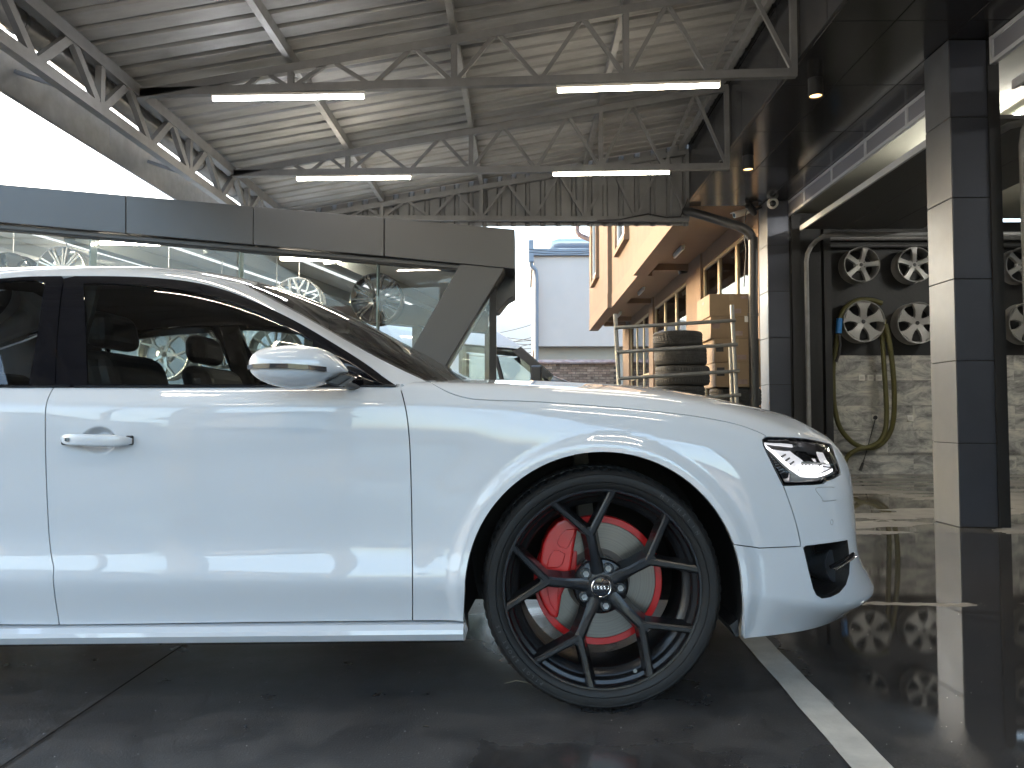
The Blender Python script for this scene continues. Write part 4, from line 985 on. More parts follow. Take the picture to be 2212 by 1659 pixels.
MB().box(p.x - 0.10, p.x + 0.10, VY - 0.28, VY - 0.12, p.z - 0.2, p.z + 0.14).build('side_mirror', M['black_plastic'], van, bevel=0.03)
MB().bar((p.x, VY - 0.15, p.z - 0.15), (p.x - 0.05, VY + 0.02, p.z - 0.18), 0.05, 0.05).build('mirror_arm', M['black_plastic'], van)
for x in (-3.9, 0.55):
    for yv in (VY + 0.02, VY + 1.76):
        m = MB(); m.lathe([(0.18, 0.0), (0.30, 0.01), (0.34, 0.04), (0.34, 0.18), (0.30, 0.21), (0.18, 0.21), (0, 0.1), (0.18, 0.03)], (x, yv - 0.01, 0.34), 32); m.build('wheel', M['tyre_old'], van, smooth=40)
van_panel('windscreen_glass', [vp(1130, 752), vp(1196, 810), (0.5, 1.5), (-0.05, 2.05)], M['glass_dark'], 0.03)
# other parked cars: one glimpsed through the van's cab, two added unseen behind the camera for paint reflections
M['pale_blue'] = pbr('pale_grey_paint', (0.55, 0.58, 0.62), 0.25, coat=0.6)
M['dark_paint'] = pbr('dark_blue_paint', (0.02, 0.025, 0.05), 0.25, coat=0.6)
def parked(label, dx, y0, mat):
    pc_ = thing('parked_car', label, 'car', (dx - 1.9, y0, 0))
    prof = [(-4.2, .35), (-4.25, .8), (-4.0, 1.0), (-3.4, 1.05), (-2.8, 1.5), (-1.2, 1.52), (-0.5, 1.08), (0.35, .95), (0.5, .6), (0.45, .35)]
    rg = [[(dx + x, y0 + yv, z + .1) for x, z in [(px_ * s + (1 - s) * -1.9, pz) for px_, pz in prof]] for yv, s in ((0, .96), (.1, 1), (1.6, 1), (1.7, .96))]
    m = MB(); m.rings(rg); m.build('body', M[mat], pc_, smooth=35)
    for yv in (-.01, 1.69):
        MB().prism([(-3.2, 1.17), (-2.75, 1.54), (-1.25, 1.55), (-0.7, 1.18)], lambda x, z: (dx + x, y0 + yv, z), lambda x, z: (dx + x, y0 + yv + .02, z)).build('side_glass', M['glass_dark'], pc_)
    for x in (-3.5, -0.3):
        for yv in (-.01, 1.5):
            m = MB(); m.lathe([(0.0, 0.02), (0.28, 0.0), (0.31, 0.03), (0.31, 0.18), (0.28, 0.21), (0, 0.2)], (dx + x, y0 + yv, 0.31), 28); m.build('wheel', M['tyre_old'], pc_, smooth=40)
parked('pale parked car glimpsed through the van window', 0, 21, 'pale_blue')
parked('added dark blue car behind the camera, for reflections in the front door', -4.0, -11.0, 'dark_paint')
parked('added pale car behind the camera, for reflections in the wing', 5.5, -11.3, 'pale_blue')
# ================================================================== GRIT ON THE YARD
random.seed(11)
M['grit'] = pbr('pale_grit', (0.42, 0.41, 0.39), 0.8)
gr = MB()
for k in range(420):
    y = 1.45 + 2.6 * random.random() ** 1.5; x = random.uniform(-1.6, 1.7) * y / 2.2; r = random.choice((.0008, .0011, .0014, .002))
    gr.add([(x + r, y, 0.0), (x - r * .6, y + r, 0.0), (x - r * .6, y - r, 0.0), (x, y, r * 1.2)], [(0, 1, 3), (1, 2, 3), (2, 0, 3), (2, 1, 0)])
tag(gr.build('grit', M['grit']), kind='stuff')
lf = pt(1120, 1574, 1.0); 
def gpt(px, py):
    d = pt(px, py, 1.0) - Vector((0, 0, CAM_Z)); return Vector((0, 0, CAM_Z)) + d * (-CAM_Z / d.z)
q0, q1, q2 = gpt(1090, 1478), gpt(1115, 1474), gpt(1142, 1476)
M['straw'] = pbr('dry_grass', (0.30, 0.27, 0.20), 0.7)
tag(MB().tube([q0 + Vector((0, 0, .002)), q1 + Vector((0, 0, .006)), q2 + Vector((0, 0, .002))], [.0008, .0018, .0006], 5).build('grass_blade', M['straw']), 'dry grass blade lying on the asphalt beside the tyre', 'grass blade')
q = gpt(920, 1572)
m = MB(); m.add([q + Vector((-.012, 0, .002)), q + Vector((0, -.006, .009)), q + Vector((.012, .002, .002)), q + Vector((0, .008, .002))], [(0, 1, 2, 3), (3, 2, 1, 0)])
tag(m.build('dead_leaf', M['wood']), 'small curled dead leaf on the asphalt left of the wheel', 'leaf')
# ================================================================== THE CAR
YS, YC = 2.27, 3.245            # nearest side and centre line
WHX, WHZ, TYR = 0.233, 0.362, 0.359
M['paint'] = pbr('white_car_paint', (0.58, 0.60, 0.63), 0.45, coat=1.0, spec=0.0)
M['paint'].node_tree.nodes['Principled BSDF'].inputs['Coat IOR'].default_value = 1.7
M['paint'].node_tree.nodes['Principled BSDF'].inputs['Coat Roughness'].default_value = 0.01
M['gloss_black'] = pbr('gloss_black_trim', (0.006, 0.006, 0.008), 0.06, spec=0.55)
M['rubber'] = pbr('tyre_rubber', (0.007, 0.007, 0.0075), 0.58, spec=0.35, var=0.5, vscale=16, c2=(0.014, 0.0135, 0.013), rvar=0.12, bump=0.12, bscale=220)
M['seal'] = pbr('rubber_seal', (0.01, 0.01, 0.011), 0.45)
M['rim'] = pbr('satin_black_alloy', (0.020, 0.020, 0.022), 0.26, 0.55, coat=0.0)
def disc_mat():
    m, t, b, o = nodes('brake_disc')
    tc = N(t, 'ShaderNodeTexCoord'); mp = N(t, 'ShaderNodeMapping'); mp.inputs['Location'].default_value = (-WHX, 0, -TYR); mp.inputs['Scale'].default_value = (1, 0, 1); t.links.new(tc.outputs['Object'], mp.inputs[0])
    ln = N(t, 'ShaderNodeVectorMath', operation='LENGTH'); t.links.new(mp.outputs[0], ln.inputs[0])
    n1 = N(t, 'ShaderNodeTexNoise', noise_dimensions='1D'); n1.inputs['Scale'].default_value = 420; n1.inputs['Detail'].default_value = 3; t.links.new(ln.outputs['Value'], n1.inputs['W'])
    cr = N(t, 'ShaderNodeMapRange'); cr.inputs[3].default_value = 0.10; cr.inputs[4].default_value = 0.26; t.links.new(n1.outputs[0], cr.inputs[0])
    cc = N(t, 'ShaderNodeCombineColor'); t.links.new(cr.outputs[0], cc.inputs[0])
    mg = N(t, 'ShaderNodeMath', operation='MULTIPLY'); mg.inputs[1].default_value = 0.94; t.links.new(cr.outputs[0], mg.inputs[0]); t.links.new(mg.outputs[0], cc.inputs[1])
    mm = N(t, 'ShaderNodeMath', operation='MULTIPLY'); mm.inputs[1].default_value = 0.85; t.links.new(cr.outputs[0], mm.inputs[0]); t.links.new(mm.outputs[0], cc.inputs[2])
    t.links.new(cc.outputs[0], b.inputs['Base Color']); b.inputs['Metallic'].default_value = 0.75; b.inputs['Roughness'].default_value = 0.34; b.inputs['Anisotropic'].default_value = 0.6
    return m
M['disc'] = disc_mat()
M['disc_hat'] = pbr('disc_hat', (0.10, 0.085, 0.075), 0.6, 0.4)
M['red'] = pbr('red_caliper', (0.50, 0.008, 0.008), 0.30, coat=0.3)
M['chrome'] = pbr('chrome', (0.75, 0.75, 0.76), 0.10, 1.0)
M['bolt'] = pbr('bolt_steel', (0.40, 0.40, 0.40), 0.3, 0.9)
M['liner'] = pbr('arch_liner', (0.008, 0.008, 0.008), 0.8)
M['under'] = pbr('underbody', (0.012, 0.012, 0.012), 0.7)
M['side_glass'] = pane('tinted_side_glass', (0.66, 0.71, 0.70), 1.62)
M['screen_glass'] = pane('windscreen_glass', (0.70, 0.72, 0.66), 1.62)
M['lens'] = pane('headlight_lens', (0.95, 0.95, 0.95), 1.5)
M['seat'] = pbr('black_leather', (0.012, 0.0115, 0.011), 0.45)
M['trim_brown'] = pbr('brown_leather', (0.09, 0.035, 0.02), 0.5)
M['headliner'] = pbr('headliner', (0.035, 0.035, 0.035), 0.9)
M['lamp_black'] = pbr('lamp_bezel', (0.34, 0.33, 0.33), 0.25, 0.5)
M['lamp_grey'] = pbr('lamp_grey', (0.34, 0.33, 0.31), 0.35, 0.3)
M['drl'] = pbr('daylight_strip', (0.74, 0.73, 0.74), 0.15, emit=0.16, ecol=(0.97, 0.97, 1.0))
M['lamp_light'] = pbr('glowing_reflector', (0.60, 0.58, 0.585), 0.28, 0.35, emit=0.035, ecol=(0.97, 0.96, 1.0))  # reflectors given a glow of their own to lighten the lamp bowl
M['dark_lens'] = pbr('smoked_lens', (0.03, 0.028, 0.03), 0.05, spec=0.7)

class Net:
    "tensor-product natural cubic spline through a net of points"
    def __init__(s, uk, vk, C):
        s.uk, s.vk, s.C = np.array(uk, float), np.array(vk, float), np.array(C, float)
        s.Mu, s.Mv = s.second(s.uk), s.second(s.vk)
    @staticmethod
    def second(k):
        n = len(k); A = np.zeros((n, n)); B = np.zeros((n, n)); A[0, 0] = A[-1, -1] = 1
        h = np.diff(k)
        for i in range(1, n - 1):
            A[i, i - 1], A[i, i], A[i, i + 1] = h[i - 1], 2 * (h[i - 1] + h[i]), h[i]
            B[i, i - 1], B[i, i], B[i, i + 1] = 6 / h[i - 1], -6 / h[i - 1] - 6 / h[i], 6 / h[i]
        return np.linalg.solve(A, B)
    @staticmethod
    def basis(k, Mm, x):
        x = np.clip(x, k[0], k[-1]); i = np.clip(np.searchsorted(k, x) - 1, 0, len(k) - 2); h = k[i + 1] - k[i]
        a = (k[i + 1] - x) / h; b = 1 - a; n = len(x); W = np.zeros((n, len(k))); r = np.arange(n)
        W[r, i] += a; W[r, i + 1] += b
        W += ((a ** 3 - a) * h * h / 6)[:, None] * Mm[i] + ((b ** 3 - b) * h * h / 6)[:, None] * Mm[i + 1]
        return W
    def raw(s, u, v):
        u, v = np.atleast_1d(np.asarray(u, float)), np.atleast_1d(np.asarray(v, float))
        return np.einsum('ni,nj,ijk->nk', s.basis(s.uk, s.Mu, u), s.basis(s.vk, s.Mv, v), s.C)
    def pos(s, u, v):
        P = s.raw(u, v); d = getattr(s, 'disp', None)
        return d(P) if d else P
    def normal(s, u, v, e=0.0015):
        u, v = np.atleast_1d(np.asarray(u, float)), np.atleast_1d(np.asarray(v, float))
        du = s.pos(u + e, v) - s.pos(u - e, v); dv = s.pos(u, v + e) - s.pos(u, v - e)
        n = np.cross(du, dv); n /= np.linalg.norm(n, axis=1)[:, None] + 1e-12
        return n                                       # points outwards (-Y on the near side)
    def prep(s):
        gu = np.linspace(s.uk[0], s.uk[-1], 260); gv = np.linspace(s.vk[0], s.vk[-1], 120)
        U, V = np.meshgrid(gu, gv, indexing='ij'); s.gU, s.gV = U.ravel(), V.ravel()
        P = s.pos(s.gU, s.gV); Nn = s.normal(s.gU, s.gV); view = np.array([0, 0, CAM_Z]) - P
        s.gP = project(P); s.gP[(np.einsum('ij,ij->i', Nn, view) < 0)] = 1e6
    def uv(s, px, py):
        if not hasattr(s, 'gP'): s.prep()
        tgt = np.array([px, py]); i = np.argmin(((s.gP - tgt) ** 2).sum(1)); u, v = s.gU[i], s.gV[i]; e = 1e-3
        for _ in range(14):
            q = project(s.pos([u, u + e, u], [v, v, v + e])); r = tgt - q[0]
            J = np.stack([(q[1] - q[0]) / e, (q[2] - q[0]) / e], 1)
            st_ = np.linalg.solve(J.T @ J + np.eye(2) * 30.0, J.T @ r)
            u += np.clip(st_[0], -.08, .08); v += np.clip(st_[1], -.08, .08)
            u = min(max(u, s.uk[0]), s.uk[-1]); v = min(max(v, s.vk[0]), s.vk[-1])
        return (u, v)
# ---------------------------------------------------------------- lower body net
VK = [0, .066, .1285, .1315, .172, .22, .35, .49, .59, .622, .6545, .6575, .69, .722, .82, 1.0, 1.3, 1.63]
def sec(x, rows):
    "rows of (z, inset) or (z, inset, x)"
    P = [np.array((r[2] if len(r) > 2 else x, YS + r[1], r[0])) for r in rows]
    L = lambda a, b, t: a + (b - a) * t
    c1, c2 = L(P[1], P[2], .5), L(P[7], P[8], .5)                # tighten the two creases
    return [P[0], L(P[0], P[1], .52), L(c1, P[1], .13), L(c1, P[2], .13), L(P[2], P[3], .42), P[3], P[4], P[5], P[6], L(P[6], P[7], .55), L(c2, P[7], .13), L(c2, P[8], .13), L(P[8], P[9], .5)] + P[9:]
DOOR = lambda z0: [(z0, .040), (.372, .005), (.394, .003), (.47, .0200), (.60, .0165), (.74, .0125), (.84, .0095), (.893, .0135), (.912, .0195), (.957, .062), (.980, .16), (.995, .35), (1.01, .65), (1.015, .975)]
C_, UK = [], []
def st_(u, rows, x=None): UK.append(u); C_.append(sec(u if x is None else x, rows))
tail = [(.24, .55), (.40, .50), (.42, .50), (.5, .48), (.6, .48), (.74, .49), (.84, .5), (.90, .52), (.915, .53), (.96, .55), (.985, .58), (1.0, .65), (1.02, .8), (1.03, .975)]
st_(-4.55, [(z, .975, -3.86) for z, i in tail])
st_(-4.10, [(z, i, -3.80 + .05 * (z > .9)) for z, i in tail])
st_(-3.72, [(.24, .16), (.39, .10), (.41, .10), (.48, .10), (.60, .10), (.74, .105), (.84, .11), (.89, .12), (.91, .13), (.955, .17), (.985, .26), (1.0, .42), (1.02, .68), (1.03, .975)], -3.66)
st_(-3.30, [(.24, .05), (.385, .03), (.405, .03), (.47, .025), (.60, .02), (.74, .015), (.84, .015), (.893, .022), (.912, .030), (.957, .075), (.985, .17), (1.005, .36), (1.025, .66), (1.035, .975)])
st_(-2.73, [(.21, .02), (.375, .008), (.396, .006), (.47, .008), (.60, .006), (.74, .004), (.84, .003), (.893, .009), (.912, .016), (.957, .062), (.985, .16), (1.0, .35), (1.015, .65), (1.02, .975)])
st_(-2.20, DOOR(.242)); st_(-1.55, DOOR(.245)); st_(-.85, DOOR(.254)); st_(-.33, DOOR(.262))
st_(-.08, [(.258, .036), (.372, .004), (.394, .003), (.47, .012), (.60, .012), (.74, .008), (.84, .007), (.890, .015), (.909, .024), (.951, .070), (.974, .16), (.992, .35), (1.007, .65), (1.012, .975)])
st_(.233, [(.212, .012), (.370, .005), (.392, .004), (.47, .004), (.60, .004), (.74, .006), (.822, .013), (.873, .026), (.894, .037), (.933, .080), (.958, .16), (.979, .34), (.994, .65), (1.0, .975)])
st_(.60, [(.212, .034), (.350, .012), (.372, .011), (.46, .010), (.58, .010), (.70, .015), (.780, .027), (.828, .044), (.846, .056), (.884, .10), (.912, .17), (.940, .34), (.956, .65), (.962, .975)])
st_(.85, [(.213, .120), (.315, .038), (.337, .036), (.42, .034), (.53, .037), (.632, .046), (.702, .060), (.750, .077), (.766, .087), (.803, .124), (.836, .187), (.876, .335), (.906, .65, .85), (.917, .975, .85)])
st_(.99, [(.214, .205, .965), (.287, .110, .990), (.307, .100, .993), (.41, .090, .985), (.52, .096, .984), (.610, .104, .979), (.678, .115, .972), (.720, .129, .963), (.735, .139, .959), (.766, .168, .952), (.797, .216, .947), (.848, .345, .940), (.883, .655, .932), (.895, .975, .93)])
st_(1.10, [(.216, .300, 1.055), (.288, .205, 1.092), (.308, .195, 1.093), (.41, .182, 1.058), (.52, .188, 1.049), (.608, .193, 1.045), (.668, .200, 1.041), (.708, .212, 1.036), (.721, .220, 1.033), (.747, .244, 1.028), (.774, .280, 1.023), (.816, .39, 1.016), (.852, .66, 1.006), (.865, .975, 1.0)])
st_(1.31, [(.218, .480, 1.130), (.288, .42, 1.195), (.308, .42, 1.193), (.41, .44, 1.143), (.52, .445, 1.136), (.605, .45, 1.131), (.660, .452, 1.125), (.697, .456, 1.118), (.710, .460, 1.114), (.734, .470, 1.107), (.758, .484, 1.099), (.791, .52, 1.087), (.825, .69, 1.072), (.838, .975, 1.062)])
st_(1.55, [(.212, .68, 1.180), (.288, .67, 1.232), (.308, .67, 1.230), (.41, .68, 1.174), (.52, .68, 1.167), (.605, .68, 1.161), (.656, .68, 1.154), (.691, .683, 1.146), (.703, .687, 1.142), (.724, .695, 1.134), (.745, .70, 1.126), (.772, .715, 1.112), (.798, .79, 1.099), (.814, .975, 1.088)])
zc = [.212, .288, .308, .41, .52, .605, .655, .689, .701, .721, .741, .768, .793, .809]; xc = [1.195, 1.245, 1.243, 1.185, 1.180, 1.174, 1.167, 1.159, 1.155, 1.147, 1.139, 1.126, 1.113, 1.101]
st_(1.85, [(z, .975, x) for z, x in zip(zc, xc)])
BODY = Net(UK, VK, C_)
HC = (-1.268, 0.806)   # door handle centre (x, z)
def sm(a, b, x):
    t = np.clip((x - a) / (b - a), 0, 1); return t * t * (3 - 2 * t)
def disp(P):
    P = P.copy(); side = P[:, 1] < YS + 0.2
    for cx in (WHX, WHX - 2.99):
        r = np.hypot(P[:, 0] - cx, P[:, 2] - WHZ)
        P[:, 1] -= side * (0.012 * (1 - sm(.418, .462, r)) + 0.006 * (1 - sm(.44, .60, r)))
    for hx in (HC[0], HC[0] - 1.10):
        q = np.hypot((P[:, 0] - hx) / 0.056, (P[:, 2] - HC[1]) / 0.043)
        P[:, 1] += side * 0.030 * (1 - sm(.50, 1.0, q))
    return P
BODY.disp = disp
HC = (0, 0)
_h = pt(212, 951, YS + 0.004); HC = (_h.x, _h.z)
# ---------------------------------------------------------------- greenhouse net
GV = [0, .20, .40, .50, .75, 1.2]
GU, GC = [], []
def gs(x, rows): GU.append(x); GC.append([(x, YS + i, z) for z, i in rows])
gs(-3.05, [(.985, .14), (1.00, .17), (1.01, .20), (1.03, .28), (1.045, .5), (1.055, .975)])
gs(-2.60, [(.965, .09), (1.06, .14), (1.14, .20), (1.21, .28), (1.26, .5), (1.29, .975)])
gs(-2.20, [(.960, .08), (1.12, .165), (1.275, .26), (1.335, .34), (1.385, .55), (1.415, .975)])
gs(-1.85, [(.957, .072), (1.145, .174), (1.330, .290), (1.378, .362), (1.415, .56), (1.442, .975)])
gs(-1.50, [(.956, .072), (1.150, .176), (1.338, .298), (1.384, .368), (1.421, .57), (1.448, .975)])
gs(-1.20, [(.956, .072), (1.145, .174), (1.329, .292), (1.371, .368), (1.408, .57), (1.434, .975)])
gs(-.95, [(.956, .072), (1.118, .160), (1.273, .264), (1.316, .368), (1.358, .57), (1.386, .975)])
gs(-.70, [(.956, .073), (1.058, .130), (1.158, .200), (1.186, .302), (1.248, .53), (1.282, .975)])
gs(-.52, [(.956, .074), (1.004, .104), (1.052, .140), (1.086, .236), (1.155, .50), (1.190, .975)])
gs(-.38, [(.955, .076), (.958, .079), (.962, .086), (1.017, .182), (1.080, .48), (1.115, .975)])
gs(-.27, [(.954, .078), (.956, .081), (.959, .086), (.975, .155), (1.020, .47), (1.056, .975)])
gs(-.15, [(.951, .080), (.953, .083), (.955, .088), (.962, .15), (.985, .46), (1.004, .975)])
GH = Net(GU, GV, GC)

# ---------------------------------------------------------------- trimmed panels
def dense(P, step, closed=True):
    out = []; n = len(P)
    for i in range(n if closed else n - 1):
        a, b = np.array(P[i], float), np.array(P[(i + 1) % n], float); k = max(1, int(math.ceil(np.linalg.norm(b - a) / step)))
        out += [tuple(a + (b - a) * j / k) for j in range(k)]
    if not closed: out.append(tuple(P[-1]))
    return out
def smooth2(P, n=6):
    return [(p.x, p.y) for p in cat([(x, y, 0) for x, y in P], n)]
def pip(pts, poly):
    x, y = pts[:, 0], pts[:, 1]; ins = np.zeros(len(pts), bool); n = len(poly); j = n - 1
    for i in range(n):
        xi, yi = poly[i]; xj, yj = poly[j]
        c = ((yi > y) != (yj > y)) & (x < (xj - xi) * (y - yi) / (yj - yi + 1e-15) + xi); ins ^= c; j = i
    return ins
def area(P): return 0.5 * sum(P[i][0] * P[(i + 1) % len(P)][1] - P[(i + 1) % len(P)][0] * P[i][1] for i in range(len(P)))
def shrink(P, g):
    P = [np.array(p, float) for p in P]; n = len(P); s = 1 if area(P) > 0 else -1; out = []
    for i in range(n):
        a, b, c = P[i - 1], P[i], P[(i + 1) % n]; d1, d2 = b - a, c - b
        n1 = np.array([-d1[1], d1[0]]) / (np.linalg.norm(d1) + 1e-9); n2 = np.array([-d2[1], d2[0]]) / (np.linalg.norm(d2) + 1e-9)
        m_ = n1 + n2; L = np.linalg.norm(m_); m_ = m_ / (L + 1e-9); k = 1 / max(0.5, float(m_ @ n1))
        out.append(tuple(b + s * g * k * m_))
    return out
def edge_dist(pts, poly):
    P = np.array(poly); return np.sqrt(np.min(((pts[:, None, :] - P[None, :, :]) ** 2).sum(2), axis=1))
def trim_mesh(name, net, outline, holes=(), step=.014, gap=.0018, off=0.0, flange=.014, refine=None, mirror=None, smooth_flange=False):
    """outline / holes: (u,v) loops on the net. mirror: None near side, 'far' mirrored, 'both' joined"""
    L = dense(outline, step); L = shrink(L, gap) if gap else L
    H = [shrink(dense(h, step), -gap) if gap else dense(h, step) for h in holes]
    A = np.array(L); lo, hi = A.min(0), A.max(0)
    gx = np.arange(lo[0], hi[0], step); gy_ = np.arange(lo[1], hi[1], step)
    G = np.array([(x + (step / 2 if k % 2 else 0), y) for k, y in enumerate(gy_) for x in gx])
    for (u0, u1, v0, v1, stp) in (refine or []):
        keep = ~((G[:, 0] > u0) & (G[:, 0] < u1) & (G[:, 1] > v0) & (G[:, 1] < v1)); G = G[keep]
        G = np.vstack([G, np.array([(x, y) for y in np.arange(v0, v1, stp) for x in np.arange(u0, u1, stp)])])
    ins = pip(G, L)
    for h in H: ins &= ~pip(G, h)
    G = G[ins]
    if len(G): G = G[edge_dist(G, L + [p for h in H for p in h]) > step * 0.42]
    pts = list(L); edges = [(i, (i + 1) % len(L)) for i in range(len(L))]; loops = [list(range(len(L)))]
    for h in H:
        b = len(pts); pts += h; edges += [(b + i, b + (i + 1) % len(h)) for i in range(len(h))]; loops.append([b + i for i in range(len(h))])
    pts += [tuple(g) for g in G]
    r = delaunay_2d_cdt([Vector(p) for p in pts], edges, [], 0, 1e-6)
    vs_ = np.array([(p.x, p.y) for p in r[0]]); tri = np.array([t for t in r[2] if len(t) == 3])
    cen = vs_[tri].mean(1); ok = pip(cen, L)
    for h in H: ok &= ~pip(cen, h)
    tri = tri[ok]
    back = {}
    for i, src in enumerate(r[3]):
        for q in src: back[q] = i
    P = net.pos(vs_[:, 0], vs_[:, 1]); Nn = net.normal(vs_[:, 0], vs_[:, 1])
    P = P + Nn * off
    V = [tuple(p) for p in P]; F = []
    for a, b, c in tri:
        nn = np.cross(P[b] - P[a], P[c] - P[a]); F.append((a, b, c) if nn @ Nn[a] > 0 else (a, c, b))
    nrm = [tuple(n_) for n_ in Nn]; ntop = len(F)
    if flange:
        for lp in loops:
            idx = [back[i] for i in lp]; base = len(V)
            for i in idx: V.append(tuple(P[i])); nrm.append(None)
            for i in idx: V.append(tuple(P[i] - Nn[i] * flange)); nrm.append(None)
            k = len(idx); F += [(base + i, base + (i + 1) % k, base + k + (i + 1) % k, base + k + i) for i in range(k)]
    if mirror in ('far', 'both'):
        Vm = [(x, 2 * YC - y, z) for x, y, z in V]; Fm = [tuple(reversed(f)) for f in F]; nm_ = [None if n_ is None else (n_[0], -n_[1], n_[2]) for n_ in nrm]
        if mirror == 'far': V, F, nrm = Vm, Fm, nm_
        else:
            b = len(V); V += Vm; F += [tuple(i + b for i in f) for f in Fm]; nrm += nm_
    me = bpy.data.meshes.new(name); me.from_pydata(V, [], F); me.update()
    me.polygons.foreach_set('use_smooth', [True] * len(me.polygons))
    cn = []
    vn = [tuple(v.normal) for v in me.vertices]
    me.normals_split_custom_set_from_vertices([vn[i] if n_ is None else n_ for i, n_ in enumerate(nrm)])
    return me
car = thing('white_saloon_car', 'white saloon car with black five spoke wheels and red brake calipers', 'car', (WHX - 1.5, YC, 0))
def panel(name, net, outline, mat, parent=car, far=True, **kw):
    o = put(name, trim_mesh(name, net, outline, **kw), M[mat], parent)
    if far and kw.get('mirror') is None:
        put(name, trim_mesh(name, net, outline, **dict(kw, mirror='far')), M[mat], parent)
    return o
def BP(P, smooth=True, n=5):
    "photo outline -> loop on the lower body"
    Q = smooth2(P, n) if smooth else P
    return [BODY.uv(*p) for p in Q]
def GP(P, smooth=True, n=5):
    Q = smooth2(P, n) if smooth else P
    return [GH.uv(*p) for p in Q]
# seams (photo pixels)
seam_front = BP([(866, 841), (873, 868), (880, 905), (885, 960), (888, 1040), (890, 1150), (891, 1252), (891, 1341)])
seam_rear = BP([(112, 843), (101, 870), (98, 905), (99, 1000), (105, 1140), (111, 1200), (116, 1225), (115, 1250), (119, 1290), (128, 1348)])
VB = .722; V0 = 0.0
def bottom(u0, u1, v=0.002): return [(u0 + (u1 - u0) * k / 6, v) for k in range(7)]
# front door
d_out = [(seam_rear[0][0], VB)] + seam_rear[1:-1] + [(seam_rear[-1][0], V0)] + [(seam_front[-1][0], V0)] + seam_front[::-1][1:-1] + [(seam_front[0][0], VB)]
rf = [(HC[0] - .06, HC[0] + .065, .48, .62, .0035)]
front_door = panel('front_door', BODY, d_out, 'paint', refine=rf)
# rear door
rs = [(-2.62, VB), (-2.62, .55), (-2.40, .36), (-2.33, .22), (-2.30, V0)]
r_out = rs + [(seam_rear[-1][0], V0)] + seam_rear[::-1][1:-1] + [(seam_rear[0][0], VB)]
rear_door = panel('rear_door', BODY, r_out, 'paint', refine=[(HC[0] - 1.16, HC[0] - 1.04, .48, .62, .004)])
# arch curves
def arch(cx, a0, a1, n=46, r=.402):
    out = []
    for k in range(8): out.append((cx - r - .006 + .006 * k / 8, .272 + (WHZ - .272) * k / 8))
    for k in range(n + 1):
        a = R(-90 + 180 * k / n); x = cx + r * math.sin(a); z = WHZ + r * math.cos(a)
        out.append((x, z))
    for k in range(1, 9): out.append((cx + r + .014 * k / 8, WHZ + (.230 - WHZ) * k / 8))
    return out
def xz_uv(x, z):
    u, v = x, max(0.0, z - .25)
    for _ in range(20):
        q = BODY.pos([u, u + 1e-3, u], [v, v, v + 1e-3]); r = np.array([x, z]) - q[0][[0, 2]]
        J = np.stack([(q[1] - q[0])[[0, 2]] / 1e-3, (q[2] - q[0])[[0, 2]] / 1e-3], 1); s_ = np.linalg.lstsq(J, r, rcond=None)[0]
        u += np.clip(s_[0], -.1, .1); v = np.clip(v + np.clip(s_[1], -.1, .1), 0, VK[-1])
    return (u, v)
archF = [xz_uv(x, z) for x, z in arch(WHX, -104, 104)]          # rear foot -> over -> front foot
archR = [xz_uv(x, z) for x, z in arch(WHX - 2.99, -104, 104)]
# fender: door seam, along arch, bumper seam, headlight edge, hood shut line
hood_line = BP([(924, 823), (948, 837), (975, 850), (1015, 861), (1060, 864.5), (1160, 868), (1290, 877), (1400, 887), (1500, 899), (1585, 915), (1635, 932), (1657, 943)])
bump_seam = BP([(1692, 1049), (1702, 1076), (1712, 1105), (1722, 1140), (1729, 1172)]) + BP([(1729, 1180), (1690, 1182), (1640, 1184), (1592, 1186)], False)
lamp_left = BP([(1647, 951), (1649, 962), (1667, 1000), (1690, 1046)], False)
ai = min(range(len(archF) // 2, len(archF)), key=lambda i: abs(archF[i][1] - bump_seam[-1][1])); bump_seam[-1] = archF[ai]
cowl = [(seam_front[0][0] + .004, VB + .002), (hood_line[0][0] - .06, .80)]
f_out = [(p[0], p[1]) for p in seam_front[::-1]][1:] + [(seam_front[0][0], VB)] + [hood_line[0]] + hood_line[1:-1] + [lamp_left[0]] + lamp_left[1:] + bump_seam + archF[:ai][::-1] + [(archF[0][0], V0), (seam_front[-1][0], V0)]
fender = panel('front_wing', BODY, f_out, 'paint', step=.013)
# bumper with lamp and intake openings
top_px = [(1692, 1049), (1735, 1047.5), (1779, 1044.5), (1785, 1039), (1816, 1024)]
lamp_px = [(1646.5, 952), (1650, 946), (1658, 944), (1700, 945), (1724, 946), (1760, 951), (1793, 958.5), (1800, 972), (1808, 995), (1815, 1017), (1815, 1022.5), (1784, 1037.5), (1779, 1043), (1735, 1046), (1692, 1047.5)]
lamp_uv = BP(lamp_px, False)
intake_px = [(1736, 1184), (1741, 1179.5), (1770, 1176), (1800, 1172), (1829, 1167), (1832, 1190), (1834, 1215), (1833, 1238), (1826, 1262), (1812, 1279), (1792, 1289), (1775, 1291.5), (1764, 1285), (1757, 1270), (1748, 1235)]
intake_uv = BP(intake_px, False)
lampU = max(p[0] for p in lamp_uv); lv = lamp_uv[10]
l6 = lamp_uv[6]
b_top = [(p[0] + .003, p[1]) for p in lamp_uv[7:10][::-1]] + [(l6[0] + .004, l6[1] - .002), (l6[0] + .10, .75), (1.55, .742), (1.85, .742)]
b_out = bump_seam[::-1] + BP(top_px, False)[1:] + b_top + [(1.85, .012), (1.31, .002), (1.1, .0), (.99, .0), (.85, .0), (.75, 0.0), (archF[-1][0], V0)] + archF[ai + 1:-1][::-1]
bumper = panel('front_bumper', BODY, b_out, 'paint', holes=[intake_uv], mirror='both', step=.013)
